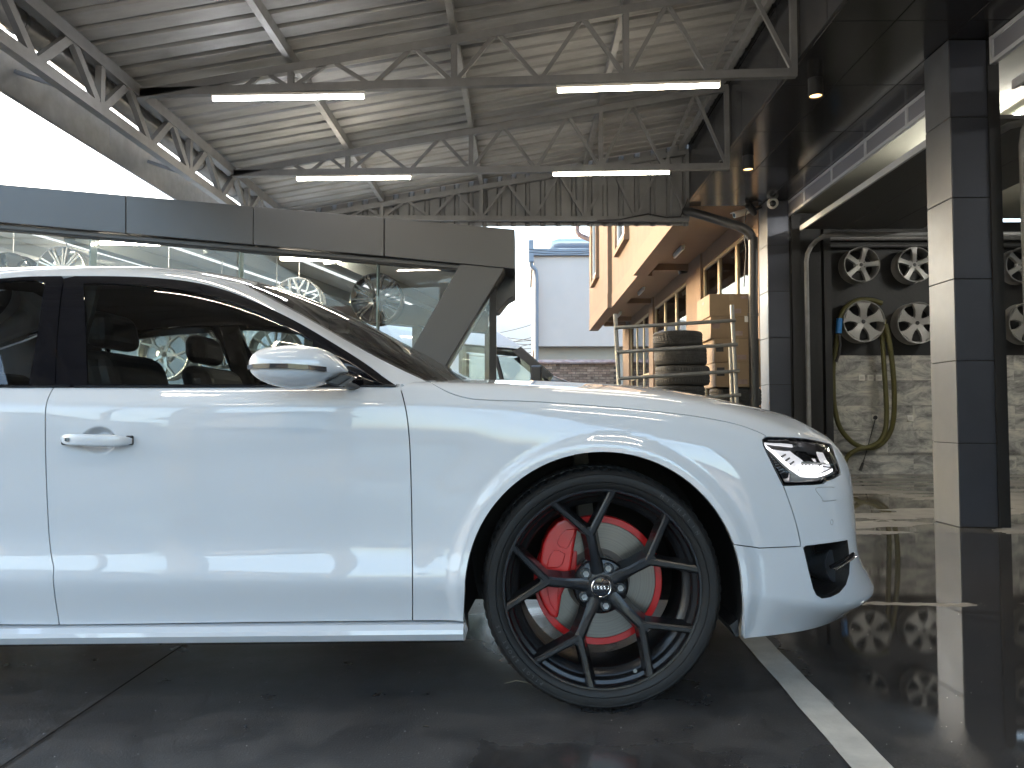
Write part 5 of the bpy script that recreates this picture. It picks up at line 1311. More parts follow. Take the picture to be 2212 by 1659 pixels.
# hood
h_out = hood_line[:-1] + [lamp_uv[1]] + lamp_uv[2:7] + [(l6[0] + .10, .754), (1.55, .746), (1.85, .746), (1.85, 1.63)] + [(u, 1.63) for u in np.linspace(1.7, -.16, 14)] + [(-.17, 1.3), (-.20, 1.0), (-.25, .88)]
hood = panel('bonnet', BODY, h_out, 'paint', mirror='both', step=.02)
# rear quarter and rear bumper, boot
q_out = [(rs[0][0], VB)] + rs[1:-1] + [(rs[-1][0], V0), (archR[0][0], V0)] + archR[1:-1] + [(archR[-1][0], V0), (-4.55, 0.0), (-4.55, VB), (-3.3, VB)]
panel('rear_wing', BODY, q_out, 'paint', mirror='both', step=.03)
panel('boot_lid', BODY, [(-4.55, VB + .004), (-2.62, VB + .004), (-2.62, 1.63), (-4.55, 1.63)], 'paint', mirror='both', step=.05)
# dark inner shell behind the shut lines
in_out = [(-4.5, .02), (archR[-1][0], .02)] + archR[1:-1][::-1] + [(archR[0][0], .02), (archF[0][0], .02)] + archF[1:-1] + [(archF[-1][0], .09), (.85, .13), (1.1, .15), (1.85, .15), (1.85, .74), (1.2, .70), (.75, .70), (-.2, .71), (-4.5, .71)]
panel('inner_shell', BODY, in_out, 'under', holes=[intake_uv, BP([(1656, 955), (1700, 953), (1745, 957), (1787, 966), (1806, 1012), (1774, 1036), (1697, 1040)], False)], off=-.016, flange=0, gap=0, step=.025)

# ---------------------------------------------------------------- sill
def sill(side):
    prof = [(.060, .252), (.022, .249), (.009, .236), (.006, .224), (.020, .203), (.065, .184), (.20, .184)]
    m = MB(); rg = []
    for x in np.linspace(-2.36, -.176, 24):
        dz = .0135 * (x + .75)
        rg.append([(x, (YS + i) if side < 0 else 2 * YC - YS - i, z + dz) for i, z in prof])
    m.rings(rg, close=True, caps=True); return m.build('side_sill', M['paint'], car, smooth=24, bevel=0.0)
sill(-1); sill(1)
# ---------------------------------------------------------------- greenhouse parts
dlo_top = [(-40, 605), (40, 598.5), (110, 596.3), (248, 596.5), (348, 601), (427, 611), (494, 629), (573, 661), (652, 700.7), (732, 748.3), (791, 786), (831, 815.8), (859, 835)]
ft_uv = GP(dlo_top)
glass_top = [(181, 613), (248, 613), (348, 620.5), (427, 633), (494, 651), (573, 683), (632, 713), (674, 737)]
gt_uv = GP(glass_top)
g_out = gt_uv + GP([(677, 832), (560, 833), (380, 833.5), (190, 833.5), (186, 720)], False)
b_front = GP([(139, 601), (132, 640), (126, 700), (122, 760), (119, 836)], True, 3)      # shut line between the doors at the B-pillar
fr_out = [b_front[0]] + ft_uv[next(i for i, p in enumerate(ft_uv) if p[0] > b_front[0][0] + .01):] + GP([(862, 837)], False) + [(u, .004) for u in np.linspace(-.385, b_front[-1][0] + .01, 8)] + b_front[::-1][:-1]
panel('window_frame', GH, fr_out, 'gloss_black', front_door, holes=[g_out], step=.02, flange=.008, gap=.0015)
panel('window_glass', GH, g_out, 'side_glass', front_door, step=.03, off=-.004, flange=0, gap=-.004)
# rear door window
rgl = GP([(97, 612), (90, 650), (80, 720), (70, 780), (61, 833)], True, 3)
rg_out = [rgl[0]] + rgl[1:] + [(-1.9, .025), (-2.15, .05), (-2.24, .2), (-2.15, .34), (-1.9, .385), (-1.65, .388)]
rr_out = [(b_front[0][0] - .002, b_front[0][1])] + b_front[1:] + [(-2.0, .004), (-2.36, .004), (-2.40, .16), (-2.28, .36), (-2.05, .405), (-1.8, .41), ] + ft_uv[:next(i for i, p in enumerate(ft_uv) if p[0] > b_front[0][0] - .01)]
panel('window_frame', GH, rr_out, 'gloss_black', rear_door, holes=[rg_out], step=.03, flange=.008, gap=.0015)
panel('window_glass', GH, rg_out, 'side_glass', rear_door, step=.04, off=-.004, flange=0, gap=-.004)
# belt trim strips
for (a, b_, nm_, par) in ((-1.372, -.392, 'belt_trim', front_door), (-2.35, -1.385, 'belt_trim', rear_door)):
    for sd_ in (-1, 1):
        m = MB(); rg = []
        for x in np.linspace(a, b_, 24):
            y0 = YS + .060; q = [(x, y0 - .003, .957), (x, y0 - .004, .963), (x, y0 + .010, .967), (x, y0 + .012, .955)]
            rg.append([p if sd_ < 0 else (p[0], 2 * YC - p[1], p[2]) for p in q])
        m.rings(rg); m.build(nm_, M['gloss_black'], par, smooth=40)
# roof, A pillars (one white pressing), windscreen, rear screen
ap = GP([(533, 618.5), (573, 639), (652, 681), (732, 726.5), (811, 770), (871, 800), (914, 820)])
scr_l = ap
scr_top = [(ap[0][0] - .01, .50), (-.965, .62), (-.985, .75), (-1.0, 1.2)]
scr_out = ap + [(-.24, .60), (-.20, .75), (-.17, 1.2), (-1.0, 1.2), (-.985, .75), (-.955, .60)]
rear_scr = [(-2.12, 1.2), (-2.15, .75), (-2.25, .56), (-2.55, .56), (-2.95, .62), (-2.98, 1.2)]
roof_out = ft_uv[:-1] + GP([(862, 835)], False) + [(-.33, .42), (-.285, .46)] + ap[::-1] + [(-.955, .60), (-.985, .75), (-1.0, 1.2), (-2.12, 1.2), (-2.15, .75), (-2.25, .56), (-2.55, .56), (-2.95, .62), (-2.98, 1.2), (-3.04, 1.2), (-3.04, 0.01), (-2.36, .004), (-2.40, .16), (-2.28, .36), (-2.05, .405), (-1.8, .41)]
panel('roof', GH, roof_out, 'paint', mirror='both', step=.03, gap=.001, flange=.01)
panel('windscreen', GH, scr_out, 'screen_glass', mirror='both', step=.05, off=-.003, flange=0, gap=0)
panel('rear_screen', GH, rear_scr, 'side_glass', mirror='both', step=.06, off=-.003, flange=0, gap=0)
sh = shrink(dense(scr_out, .02), .022)
m_ = [p for p in ap]
panel('screen_seal', GH, ap + [(p[0] - .012, p[1] + .012) for p in ap[::-1]], 'seal', step=.02, off=.0006, flange=.004, gap=0)
# headliner and screen header, cowl
hl = [p for p in roof_out]
panel('headliner', GH, [(-.99, .50), (-.99, 1.2), (-2.1, 1.2), (-2.2, .55), (-2.2, .42), (-1.5, .43), (-1.1, .43)], 'headliner', mirror='both', step=.06, off=-.03, flange=0, gap=0)
m = MB(); m.box(-.26, -.10, YS + .2, 2 * YC - YS - .2, .90, .972); m.build('cowl', M['under'], car, bevel=.02)
# pillar foot gap line
# ---------------------------------------------------------------- mirrors
def mirror(sd_):
    ox = [537, 541, 549, 562, 580, 605, 640, 675, 700, 716, 729, 740, 747]
    tp = [785, 770, 760, 752, 748, 745, 743.5, 747, 754, 764, 776, 790, 799]
    bt_ = [797, 806, 815, 823, 831, 838, 842, 836, 827, 820, 812.5, 806, 801.5]
    YM = YS - .10
    rg = []; n = 28
    for x, a, b_ in zip(ox, tp, bt_):
        A, B = pt(x, a, YM), pt(x, b_, YM); c = (A + B) / 2; h = max(.002, (A.z - B.z) / 2); f = h / .072
        dpt = .105 * min(1, f ** .7)
        ring = []
        for k in range(n):
            t = 2 * math.pi * k / n; cs, sn = math.cos(t), math.sin(t)
            yy = math.copysign(abs(cs) ** .8, cs) * dpt; zz = math.copysign(abs(sn) ** .85, sn) * h
            ring.append((c.x, YM + .03 + yy * (1.0 if yy < 0 else .75), c.z + zz))
        rg.append(ring if sd_ < 0 else [(p[0], 2 * YC - p[1], p[2]) for p in ring])
    mb = MB(); mb.rings(rg)
    o = mb.build('door_mirror', M['paint'], car, smooth=60)
    md = o.modifiers.new('s', 'SUBSURF'); md.levels = 1; md.render_levels = 2
    S = lambda v: v if sd_ < 0 else Vector((v.x, 2 * YC - v.y, v.z))
    # indicator strip
    st2 = [(541, 795), (560, 794), (600, 793.5), (640, 794), (680, 796.5), (713, 799.5)]
    rg = []
    for x, y in st2:
        f = np.interp(x, ox, [(b_ - a) for a, b_ in zip(tp, bt_)]) / 98
        dpt = .105 * min(1, f ** .7); c = pt(x, y, YM); yo = YM + .03 - dpt
        hh_ = .0065
        rg.append([tuple(S(Vector((c.x, yo - .0015, c.z + hh_)))), tuple(S(Vector((c.x, yo - .0015, c.z - hh_)))), tuple(S(Vector((c.x, yo + .02, c.z - hh_)))), tuple(S(Vector((c.x, yo + .02, c.z + hh_))))])
    mb = MB(); mb.rings(rg); mb.build('indicator', M['dark_lens'], o)
    # foot
    a, b_ = pt(735, 806, YM + .05), pt(765, 826, YS + .07)
    mb = MB(); mb.tube([tuple(S(a)), tuple(S(a.lerp(b_, .5) + Vector((0, 0, -.01)))), tuple(S(b_))], [.022, .018, .03], 10); mb.build('mirror_foot', M['gloss_black'], o, smooth=60)
    mb = MB(); P = [S(pt(x, y, YM - .01)) for x, y in ((700, 826), (742, 806), (760, 815), (730, 834))]
    mb.add([tuple(p) for p in P] + [tuple(p + Vector((0, .06 * (-sd_), 0))) for p in P], [(0, 1, 2, 3), (7, 6, 5, 4), (0, 4, 5, 1), (1, 5, 6, 2), (2, 6, 7, 3), (3, 7, 4, 0)]); mb.build('mirror_base', M['black_plastic'], o, bevel=.004)
mirror(-1); mirror(1)
# ---------------------------------------------------------------- door handles
def handle(hx, par, sd_):
    rg = []; n = 20
    L = .106
    for k in range(17):
        s = -1 + 2 * k / 16; x = hx + s * L - .002
        taper = 1 - abs(s) ** 6 * .55
        hz = .0175 * taper; yo = YS - .030 + .030 * abs(s) ** 3; th = .011 * taper
        z0 = HC[1] + .001 - .003 * s
        ring = []
        for j in range(n):
            t = 2 * math.pi * j / n; cs, sn = math.cos(t), math.sin(t)
            y = yo + math.copysign(abs(cs) ** .6, cs) * th; z = z0 + math.copysign(abs(sn) ** .5, sn) * hz
            ring.append((x, y if sd_ < 0 else 2 * YC - y, z))
        rg.append(ring)
    m = MB(); m.rings(rg); h = m.build('door_handle', M['paint'], par, smooth=50)
    for q in (-.098, .094):
        yy = (YS - .004, YS + .012) if sd_ < 0 else (2 * YC - YS - .012, 2 * YC - YS + .004)
        MB().box(hx + q - .010, hx + q + .010, *yy, HC[1] - .014, HC[1] + .014).build('handle_pad', M['seal'], h, bevel=.004)
    if sd_ < 0:
        m = MB(); a = .0055; xk, zk = hx - .070, HC[1] + .003
        for (x0, x1, z0, z1) in ((-a, a, a - .0008, a), (-a, a, -a, -a + .0008), (-a, -a + .0008, -a, a), (a - .0008, a, -a, a)):
            m.box(xk + x0, xk + x1, YS - .0385, YS - .030, zk + z0, zk + z1)
        m.build('lock_button', M['bolt'], h)
handle(HC[0], front_door, -1); handle(HC[0], front_door, 1)
handle(HC[0] - 1.10, rear_door, -1); handle(HC[0] - 1.10, rear_door, 1)
# ---------------------------------------------------------------- wheels
def text_meshes(txt, r0, h, a_mid, span, mat_y, flip):
    "letters bent round the tyre wall; a_mid clockwise from the top"
    out = []
    n = len(txt)
    for i, ch in enumerate(txt):
        if ch == ' ': continue
        cu = bpy.data.curves.new('letter', 'FONT'); cu.body = ch; cu.size = h * 1.35; cu.extrude = 0.0008; cu.align_x = 'CENTER'; cu.resolution_u = 2
        ob_ = bpy.data.objects.new('letter', cu); me = bpy.data.meshes.new_from_object(ob_); bpy.data.objects.remove(ob_)
        a = a_mid + span * ((i + .5) / n - .5) * (-1 if flip else 1)
        for v in me.vertices:
            x, y, z = v.co
            if flip: rr = r0 + h / 2 - y; aa = a - x / r0
            else: rr = r0 - h / 2 + y; aa = a + x / r0
            v.co = (rr * math.sin(aa), mat_y - z, rr * math.cos(aa))
        out.append(me)
    return out
def make_wheel():
    # barrel
    m = MB(); rp = [(.299, .004), (.298, -.004), (.294, -.007), (.288, -.006), (.285, .000), (.2835, .016), (.274, .020), (.270, .026), (.268, .040), (.256, .046), (.247, .058), (.243, .19), (.262, .238), (.299, .244), (.299, .236), (.255, .21), (.250, .12), (.272, .05)]
    m.lathe(rp, (0, 0, 0), 96, close_prof=True)
    wh = put('wheel', m.mesh('wheel', 28), M['rim'], car)
    # tyre with shoulder lugs
    lug = 78; n = lug * 4
    tp = [(.290, .002), (.296, -.006), (.304, -.0105), (.312, -.0125), (.3135, -.0105), (.3155, -.0135), (.326, -.0155), (.336, -.0145), (.3375, -.0120), (.3395, -.0128), (.347, -.006), (.3525, .004), (.3555, .016), (.3572, .030), (.3574, .062), (.350, .064), (.350, .072), (.3576, .074), (.3578, .115), (.350, .117), (.350, .126), (.3578, .128), (.3576, .168), (.350, .170), (.350, .178), (.3574, .180), (.3572, .214), (.3525, .240), (.340, .255), (.312, .256), (.290, .244)]
    def rf(q, k, r):
        g = k % 4 == 0
        if q in (11, 12, 13, 14) and g: return r - [.0035, .0065, .0065, .004][q - 11]
        if q in (25, 26) and g: return r - .006
        return r
    m = MB(); m.lathe(tp, (0, 0, 0), n, rfun=rf)
    put('tyre', m.mesh('tyre', 32), M['rubber'], wh)
    for me in text_meshes('MICHELIN', .3265, .0105, R(46), R(30), -.0153, False) + text_meshes('PILOT SPORT 4S', .3265, .0105, R(232), R(40), -.0153, False):
        put('letter', me, M['rubber_raised'], wh)
    # five forked spokes
    def pol(r, a): return Vector((r * math.sin(a), r * math.cos(a)))
    def loft(secs):
        rg = []
        for p, d, w0, w1, y0, y1 in secs:
            nx, nz = -d.y, d.x; g = w0 * .55
            rg.append([(p.x + nx * w1, y1, p.y + nz * w1), (p.x + nx * w0, y0 + .003, p.y + nz * w0), (p.x + nx * g, y0, p.y + nz * g), (p.x - nx * g, y0, p.y - nz * g), (p.x - nx * w0, y0 + .003, p.y - nz * w0), (p.x - nx * w1, y1, p.y - nz * w1)])
        return MB().rings(rg)
    a = 0.0; d = pol(1, a)
    m = loft([(pol(.020, a), d, .020, .036, .028, .085), (pol(.052, a), d, .0195, .038, .026, .085), (pol(.078, a), d, .0165, .0295, .021, .08), (pol(.110, a), d, .0140, .0250, .016, .07), (pol(.165, a), d, .0150, .0265, .008, .06), (pol(.184, a), d, .008, .016, .008, .055)])
    for s in (-1, 1):
        e = pol(.291, a + s * R(18.2)); b0 = pol(.160, a); dd = (e - b0).normalized()
        q = loft([(b0 + dd * .0, dd, .0118, .0190, .0082, .055), (b0.lerp(e, .35), dd, .0102, .0180, .005, .05), (b0.lerp(e, .8), dd, .0095, .0185, .000, .045), (e, dd, .0115, .0235, -.0055, .04)])
        m.add(q.v, q.f)
    sp = m.mesh('spoke', 22); sp.materials.append(M['rim'])
    for i in range(5):
        o = put('spoke', sp, None, wh); o.rotation_euler = (0, R(-11.5 + 72 * i), 0)
    # hub face, bolts, cap with its four rings
    m = MB(); m.lathe([(.026, .030), (.033, .0265), (.040, .027), (.052, .031), (.078, .038), (.084, .046), (.084, .09), (.02, .09)], (0, 0, 0), 60); put('hub', m.mesh('hub', 30), M['rim'], wh)
    pk = MB(); pk.lathe([(.0085, .030), (.0145, .030), (.0158, .026), (.0165, .0265), (.0165, .045)], (0, 0, 0), 24); pk = pk.mesh('bolt_seat', 40); pk.materials.append(M['gloss_black'])
    bl = MB(); bl.cyl((0, .0225, 0), (0, .045, 0), .0088, n=6); bl.lathe([(.0, .0225), (.0045, .0205), (.0062, .0225)], (0, 0, 0), 12); bl = bl.mesh('wheel_bolt'); bl.materials.append(M['bolt'])
    for i in range(5):
        t = R(22 + 72 * i); p = pol(.0585, t)
        at_piece('bolt_seat', pk, None, wh, (p.x, 0, p.y)); at_piece('wheel_bolt', bl, None, wh, (p.x, 0, p.y))
    m = MB(); m.lathe([(0, .0165), (.014, .0168), (.0265, .019), (.0275, .024)], (0, 0, 0), 40); put('centre_cap', m.mesh('centre_cap', 60), M['gloss_black'], wh)
    m = MB(); m.lathe([(.0268, .0175), (.0283, .0165), (.0300, .0180), (.0305, .026), (.0265, .026)], (0, 0, 0), 40); put('cap_ring', m.mesh('cap_ring', 40), M['chrome'], wh)
    for k in range(4):
        m = MB(); rr = .0068; tr = .0010; ring = []
        for i in range(28):
            t = 2 * math.pi * i / 28; c = Vector((-.0147 + .0098 * k + rr * math.cos(t), .0158, rr * math.sin(t))); ra = Vector((math.cos(t), 0, math.sin(t)))
            ring.append([c + (ra * math.cos(q) + Vector((0, 1, 0)) * math.sin(q)) * tr for q in (0, 1.57, 3.14, 4.71)])
        m.rings(ring + [ring[0]], close=True, caps=False); put('emblem_ring', m.mesh('emblem_ring', 80), M['chrome'], wh)
    m = MB(); m.tube([(.10, .030, -.2475), (.098, .012, -.243)], [.005, .006], 10); put('valve', m.mesh('valve', 60), M['gloss_black'], wh)
    return wh
M['rubber_raised'] = pbr('raised_rubber', (0.055, 0.055, 0.057), 0.40)
WY0 = 2.302
wheel = make_wheel(); wheel.location = (WHX, WY0, TYR); wheel.rotation_euler = (0, 0, 0)
for (x, y, rz) in ((WHX - 2.99, WY0, 0), (WHX, 2 * YC - WY0, math.pi), (WHX - 2.99, 2 * YC - WY0, math.pi)):
    c = copy_tree(wheel); c.location = (x, y, TYR); c.rotation_euler = (0, 0, rz); c.parent = car
# brake discs and calipers
def z2d(P): return [(x * .3472 + 932.6, y * .3472 + 932.6) for x, y in P]
CALY = 2.385
cal_out = z2d([(905, 520), (850, 530), (775, 568), (722, 630), (690, 700), (672, 790), (656, 880), (655, 950), (668, 1020), (695, 1085), (735, 1145), (785, 1168), (797, 1090), (808, 1020), (835, 960), (855, 900), (868, 850), (878, 780), (890, 700), (908, 600)])
pads = [[(778, 690), (802, 640), (838, 608), (893, 604), (884, 650), (850, 718), (835, 730), (792, 714)], [(757, 738), (790, 738), (832, 762), (814, 826), (788, 845), (716, 850), (727, 790)], [(712, 962), (798, 967), (788, 1000), (786, 1128), (760, 1108), (736, 1070), (722, 1010)]]
def brake(dx, far, lab=None):
    S = (lambda v: Vector((v.x + dx, v.y if not far else 2 * YC - v.y, v.z)))
    cy_ = 2.425 if not far else 2 * YC - 2.425; sg = 1 if not far else -1
    m = MB(); m.lathe([(.1985, .002 * sg), (.1985, .032 * sg), (.09, .032 * sg), (.09, .0), (.1775, .0), (.1785, .002 * sg)], (WHX + dx, cy_, TYR), 80)
    dsc = m.build('brake_disc', M['disc'], car, smooth=30)
    m = MB(); m.lathe([(.1785, .0005 * sg), (.1795, -.0015 * sg), (.1975, -.0015 * sg), (.1998, .001 * sg), (.1998, .033 * sg)], (WHX + dx, cy_, TYR), 80); m.build('painted_rim', M['red'], dsc, smooth=30)
    m = MB(); m.lathe([(.0, -.03 * sg), (.075, -.03 * sg), (.080, -.025 * sg), (.082, .0), (.099, .0 - .001 * sg), (.099, .001 * sg)], (WHX + dx, cy_, TYR), 60); m.build('disc_hat', M['disc_hat'], dsc, smooth=30)
    m = MB(); P = [pt(x, y, CALY) for x, y in cal_out]; dv = Vector((0, .09, 0))
    n = len(P); m.add([S(p) for p in P] + [S(p + dv) for p in P], [tuple(range(n)), tuple(range(2 * n - 1, n - 1, -1))] + [(i, i + n, (i + 1) % n + n, (i + 1) % n) for i in range(n)])
    c = m.build('brake_caliper', M['red'], car, bevel=.009, seg=3)
    for pd in pads:
        P = [pt(x, y, CALY - .004) for x, y in z2d(pd)]; n = len(P); dv = Vector((0, .012, 0)); m = MB()
        m.add([S(p) for p in P] + [S(p + dv) for p in P], [tuple(range(n)), tuple(range(2 * n - 1, n - 1, -1))] + [(i, i + n, (i + 1) % n + n, (i + 1) % n) for i in range(n)])
        m.build('caliper_rib', M['red'], c, bevel=.0025)
    P = [pt(x, y, CALY + .02) for x, y in z2d([(880, 740), (905, 745), (900, 860), (850, 862), (852, 830), (868, 800)])]; n = len(P); dv = Vector((0, .03, 0)); m = MB()
    m.add([S(p) for p in P] + [S(p + dv) for p in P], [tuple(range(n)), tuple(range(2 * n - 1, n - 1, -1))] + [(i, i + n, (i + 1) % n + n, (i + 1) % n) for i in range(n)]); m.build('brake_pad', M['red'], c, bevel=.003)
for dx in (0, -2.99):
    brake(dx, False); brake(dx, True)
# arch liners, underbody
for cx in (WHX, WHX - 2.99):
    for far in (False, True):
        yA, yB = (YS + .022, YS + .50) if not far else (2 * YC - YS - .022, 2 * YC - YS - .50)
        rg = []
        for k in range(33):
            a = R(-108 + 216 * k / 32); rr = .414
            rg.append([(cx + rr * math.sin(a), yA, WHZ + rr * math.cos(a)), (cx + (rr + .02) * math.sin(a), (yA * .5 + yB * .5), WHZ + (rr + .02) * math.cos(a)), (cx + rr * math.sin(a), yB, WHZ + rr * math.cos(a))])
        m = MB(); m.rings(rg, close=False, caps=False)
        m.build('arch_liner', M['liner'], car, smooth=60)
        MB().box(cx - .40, cx + .40, min(yB, yB + .02 * (1 if not far else -1)), max(yB, yB + .02 * (1 if not far else -1)), .27, .78).build('arch_back', M['liner'], car)
        m = MB(); m.cyl((cx, yA + (.14 if not far else -.14), TYR), (cx, yB, TYR), .055, n=16); m.build('axle_hub', M['liner'], car, smooth=50)
        MB().bar((cx - .02, yA * .6 + yB * .4, TYR), (cx - .03, yB, .74), .05, .06).build('suspension_strut', M['lamp_grey'], car)
for (x0, x1, ya, yb, z0, z1) in ((-2.25, -.22, YS + .06, 2 * YC - YS - .06, .19, .30), (-.22, .95, YS + .55, 2 * YC - YS - .55, .20, .62), (-3.70, -2.25, YS + .55, 2 * YC - YS - .55, .22, .60), (.66, .86, YS + .30, 2 * YC - YS - .30, .23, .34)):
    MB().box(x0, x1, ya, yb, z0, z1).build('underbody', M['under'], car, bevel=.02)
m = MB(); P = [(1576, 1352), (1594, 1338), (1597, 1372), (1590, 1377)]
m.prism(P, lambda x, y: pt(x, y, YS + .03), lambda x, y: pt(x, y, YS + .03) + Vector((0, .2, 0))); m.build('air_deflector', M['seal'], car)
# ---------------------------------------------------------------- headlamps
def hp(name, px, mat, off, par, **kw):
    return panel(name, BODY, BP(px, False), mat, par, off=off, **dict(dict(step=.008, gap=0, flange=.004), **kw))
lampN = panel('headlight', BODY, lamp_uv, 'lamp_black', car, off=-.055, flange=-.056, gap=.001, step=.012)
M['lampN'] = None
hp('lens', lamp_px, 'lens', -.0015, lampN, flange=0)
inner = [(1651.5, 957), (1658, 949.5), (1700, 949.5), (1745, 954), (1788, 963), (1796, 975), (1811, 1017), (1780, 1032), (1773, 1038.5), (1735, 1041), (1697, 1041.5)]
panel('bezel', BODY, BP(lamp_px, False), 'gloss_black', lampN, holes=[BP(inner, False)], off=-.003, flange=.006, gap=.0006, step=.01)
hp('lower_bezel', [(1660, 966), (1680, 984), (1714, 1016), (1738, 1029), (1775, 1031), (1810, 1016), (1811, 1019), (1780, 1033), (1760, 1034), (1748, 1038), (1712, 1039), (1714, 1022), (1690, 998)], 'lamp_grey', -.014, lampN)
hp('daylight_strip', [(1654, 956.5), (1659, 956.5), (1682, 974), (1717, 1005), (1741, 1021), (1772, 1022), (1808, 1008), (1809, 1013.5), (1773, 1028.5), (1739, 1027.5), (1714, 1010.5), (1679, 978)], 'drl', -.016, lampN, step=.005)
hp('marker_strip', [(1652, 951.5), (1690, 952), (1716, 954.5), (1718, 960), (1690, 957), (1658, 956)], 'lamp_light', -.012, lampN)
hp('side_marker', [(1651, 963), (1676, 989), (1709, 1019), (1705, 1033), (1690, 1033)], 'dark_lens', -.009, lampN, flange=.02)
for k in range(9):
    f = k / 9; x0, y0 = 1655 + 33 * f, 970 + 58 * f; x1, y1 = 1662 + 42 * f, 977 + 43 * f
    hp('marker_rib', [(x0 + 2, y0), (x1, y1), (x1 + .5, y1 + 2), (x0 + 2.5, y0 + 2)], 'lamp_black', -.007, lampN, far=False)
hp('reflector', [(1672, 963), (1718, 961), (1737, 976), (1752, 992), (1742, 998), (1736, 1012), (1712, 996)], 'lamp_light', -.030, lampN)
hp('inner_reflector', [(1738, 1001), (1790, 1000), (1810, 1002), (1807, 1006), (1772, 1019), (1744, 1017)], 'lamp_light', -.028, lampN)
hp('projector', [(1722, 953), (1760, 957), (1790, 967), (1799, 993), (1788, 992), (1755, 991), (1735, 968)], 'chrome', -.040, lampN)
hp('corner_reflector', [(1775, 967), (1788, 969), (1796, 985), (1806, 1000), (1790, 998), (1782, 985)], 'lamp_light', -.020, lampN)
hp('lamp_shelf', [(1740, 994), (1790, 993.5), (1793, 996), (1740, 998.5)], 'lamp_grey', -.016, lampN)
hp('projector_shade', [(1734, 960), (1758, 962), (1776, 984), (1768, 989), (1752, 986)], 'gloss_black', -.034, lampN)
for k in range(7):
    x = 1738 + 7.8 * k
    hp('light_bar', [(x, 1000), (x + 3.2, 1000), (x + 2.2, 1015), (x - 1.2, 1015)], 'drl', -.020, lampN, far=False)
    if k < 3:
        hp('light_bar', [(1690 + 10 * k, 984 + 8 * k), (1706 + 9 * k, 975 + 8 * k), (1708 + 9 * k, 978 + 8 * k), (1692 + 10 * k, 988 + 8 * k)], 'chrome', -.022, lampN, far=False)
# ---------------------------------------------------------------- intake
M['mesh_black'] = pbr('intake_mesh', (0.010, 0.010, 0.011), 0.35, bump=0.35, bscale=200)
inn = panel('air_intake', BODY, intake_uv, 'mesh_black', car, off=-.11, flange=-.112, gap=-.001, step=.015)
M['fog'] = pbr('dark_grey_plastic', (0.035, 0.036, 0.04), 0.35)
p0, p1 = pt(1758, 1222, 2.46), pt(1803, 1222, 2.40)
d = (p1 - p0).normalized(); m = MB()
m.tube([p0, p0 + d * .03, p1, p1 + d * .004, p1 - d * .004, p1 - d * .06], [.034, .046, .050, .049, .043, .040], 24, False); m.build('fog_tube', M['fog'], inn, smooth=50)
m = MB(); m.tube([pt(1748, 1246, 2.44), pt(1768, 1241, 2.47), pt(1790, 1240, 2.50)], .006, 8); m.build('fin', M['gloss_black'], inn, smooth=50)
def surf_line(px, r, mat, par, name, off=0.0, closed=False):
    uv = BP(px, True, 4) if len(px) > 2 else BP(px, False)
    if closed: uv.append(uv[0])
    u, v = np.array([p[0] for p in uv]), np.array([p[1] for p in uv]); P = BODY.pos(u, v) + BODY.normal(u, v) * off
    m = MB(); m.tube([Vector(p) for p in P], r, 6); return m.build(name, M[mat], par, smooth=60)
surf_line([(1790, 1224), (1806, 1216), (1824, 1206), (1838, 1196)], .006, 'gloss_black', inn, 'trim_blade', .008)
surf_line([(1795, 1228), (1812, 1218), (1830, 1207), (1840, 1200)], .003, 'chrome', inn, 'trim_blade', .014)
surf_line([(1776, 1082), (1775, 1076), (1763, 1060), (1765, 1054), (1790, 1052), (1802, 1053)], .0011, 'lamp_grey', bumper, 'washer_cover_seam', .0)
surf_line([(1776, 1082), (1790, 1082), (1806, 1080)], .0011, 'lamp_grey', bumper, 'washer_cover_seam', .0)
surf_line([(1797, 1122), (1799, 1125), (1799, 1131), (1797, 1134), (1794.5, 1131), (1794.5, 1125)], .0010, 'lamp_grey', bumper, 'parking_sensor', .0, True)
# grille on the nose
panel('grille', BODY, [(1.36, .16), (1.85, .14), (1.85, .66), (1.40, .62)], 'black_plastic', car, mirror='both', off=.004, step=.05, gap=0)
for k in range(6):
    v = .22 + .07 * k
    u = np.linspace(1.40, 1.85, 8); P = BODY.pos(u, np.full(8, v)) + BODY.normal(u, np.full(8, v)) * .008
    P = [Vector(p) for p in P] + [Vector((p[0], 2 * YC - p[1], p[2])) for p in P[::-1]]
    m = MB(); m.tube(P, .005, 6); m.build('grille_bar', M['chrome'], car, smooth=60)
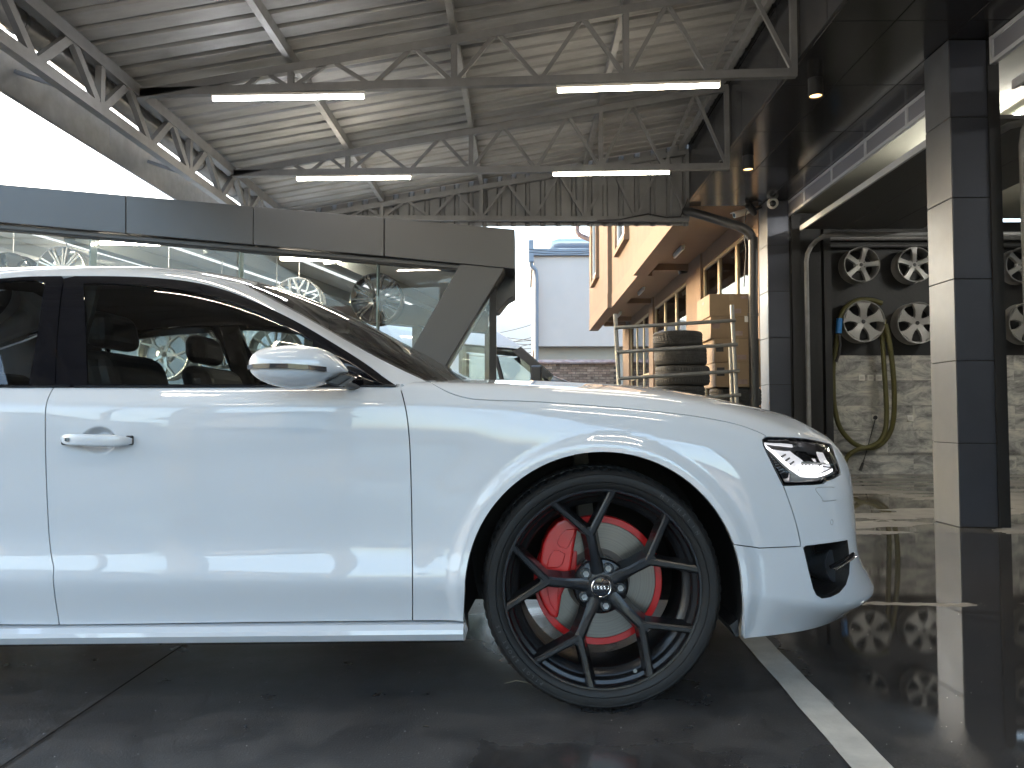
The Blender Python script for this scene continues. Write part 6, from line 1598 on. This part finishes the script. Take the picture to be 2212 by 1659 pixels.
# ---------------------------------------------------------------- cabin
def rbox(name, mat, par, x0, x1, y0, y1, z0, z1, lean=0, bev=.05):
    m = MB(); m.add([(x0, y0, z0), (x1, y0, z0), (x1, y1, z0), (x0, y1, z0), (x0 + lean, y0 + .02, z1), (x1 + lean, y0 + .02, z1), (x1 + lean, y1 - .02, z1), (x0 + lean, y1 - .02, z1)],
                    [(0, 3, 2, 1), (4, 5, 6, 7), (0, 1, 5, 4), (1, 2, 6, 5), (2, 3, 7, 6), (3, 0, 4, 7)])
    return m.build(name, M[mat], par, bevel=bev, seg=4)
for yc in (2.83, 3.66):
    s = rbox('seat', 'seat', car, -1.42, -.86, yc - .26, yc + .26, .34, .56, 0, .06)
    rbox('backrest', 'seat', s, -1.40, -1.26, yc - .25, yc + .25, .52, 1.10, -.17, .06)
    rbox('backrest_trim', 'trim_brown', s, -1.432, -1.30, yc - .10, yc + .10, .70, 1.05, -.135, .02)
    rbox('headrest', 'seat', s, -1.57, -1.47, yc - .14, yc + .14, 1.115, 1.25, -.02, .045)
    MB().bar((-1.53, yc - .05, 1.05), (-1.53, yc - .05, 1.14), .012, .012).build('headrest_post', M['chrome'], s)
s = rbox('rear_bench', 'seat', car, -2.45, -1.95, 2.55, 3.94, .36, .56, 0, .06)
rbox('backrest', 'seat', s, -2.50, -2.34, 2.55, 3.94, .50, 1.08, -.16, .06)
for yc in (2.80, 3.69): rbox('headrest', 'seat', s, -2.70, -2.58, yc - .13, yc + .13, 1.08, 1.21, -.02, .04)
rbox('dashboard', 'seat', car, -.72, -.22, 2.42, 4.07, .72, .935, .04, .05)
m = MB(); cst = Vector((-.98, 3.66, .90)); rg = []
for i in range(33):
    t = 2 * math.pi * i / 32; u_ = Vector((0, 1, 0)); w_ = Vector((-.35, 0, .94)).normalized(); ra = u_ * math.cos(t) + w_ * math.sin(t); c = cst + ra * .18; nn = u_.cross(w_)
    rg.append([c + (ra * math.cos(q) + nn * math.sin(q)) * .014 for q in np.linspace(0, 2 * math.pi, 8, endpoint=False)])
m.rings(rg, True, False); stw = m.build('steering_wheel', M['seat'], car, smooth=60)
m = MB(); m.cyl(cst, cst + Vector((.25, 0, -.08)), .06, .05, 14); m.build('steering_column', M['seat'], stw, smooth=50)
MB().box(cst.x - .01, cst.x + .01, cst.y - .17, cst.y + .17, cst.z - .02, cst.z + .02).build('steering_spoke', M['seat'], stw)
for far in (False, True):
    y0, y1 = (YS + .10, YS + .16) if not far else (2 * YC - YS - .16, 2 * YC - YS - .10)
    MB().box(-2.35, -.36, y0, y1, .30, .945).build('door_card', M['seat'], car, bevel=.02)
MB().box(-.82, -.74, 3.205, 3.285, 1.225, 1.275).build('rear_view_mirror', M['black_plastic'], car, bevel=.012)
# B and C pillar linings
for far in (False, True):
    S = (lambda x, y, z: (x, y if not far else 2 * YC - y, z))
    MB().bar(S(-1.46, YS + .12, .95), S(-1.50, YS + .335, 1.33), .09, .03).build('pillar_lining', M['headliner'], car)
    MB().bar(S(-2.35, YS + .14, .95), S(-2.20, YS + .34, 1.30), .12, .03).build('pillar_lining', M['headliner'], car)
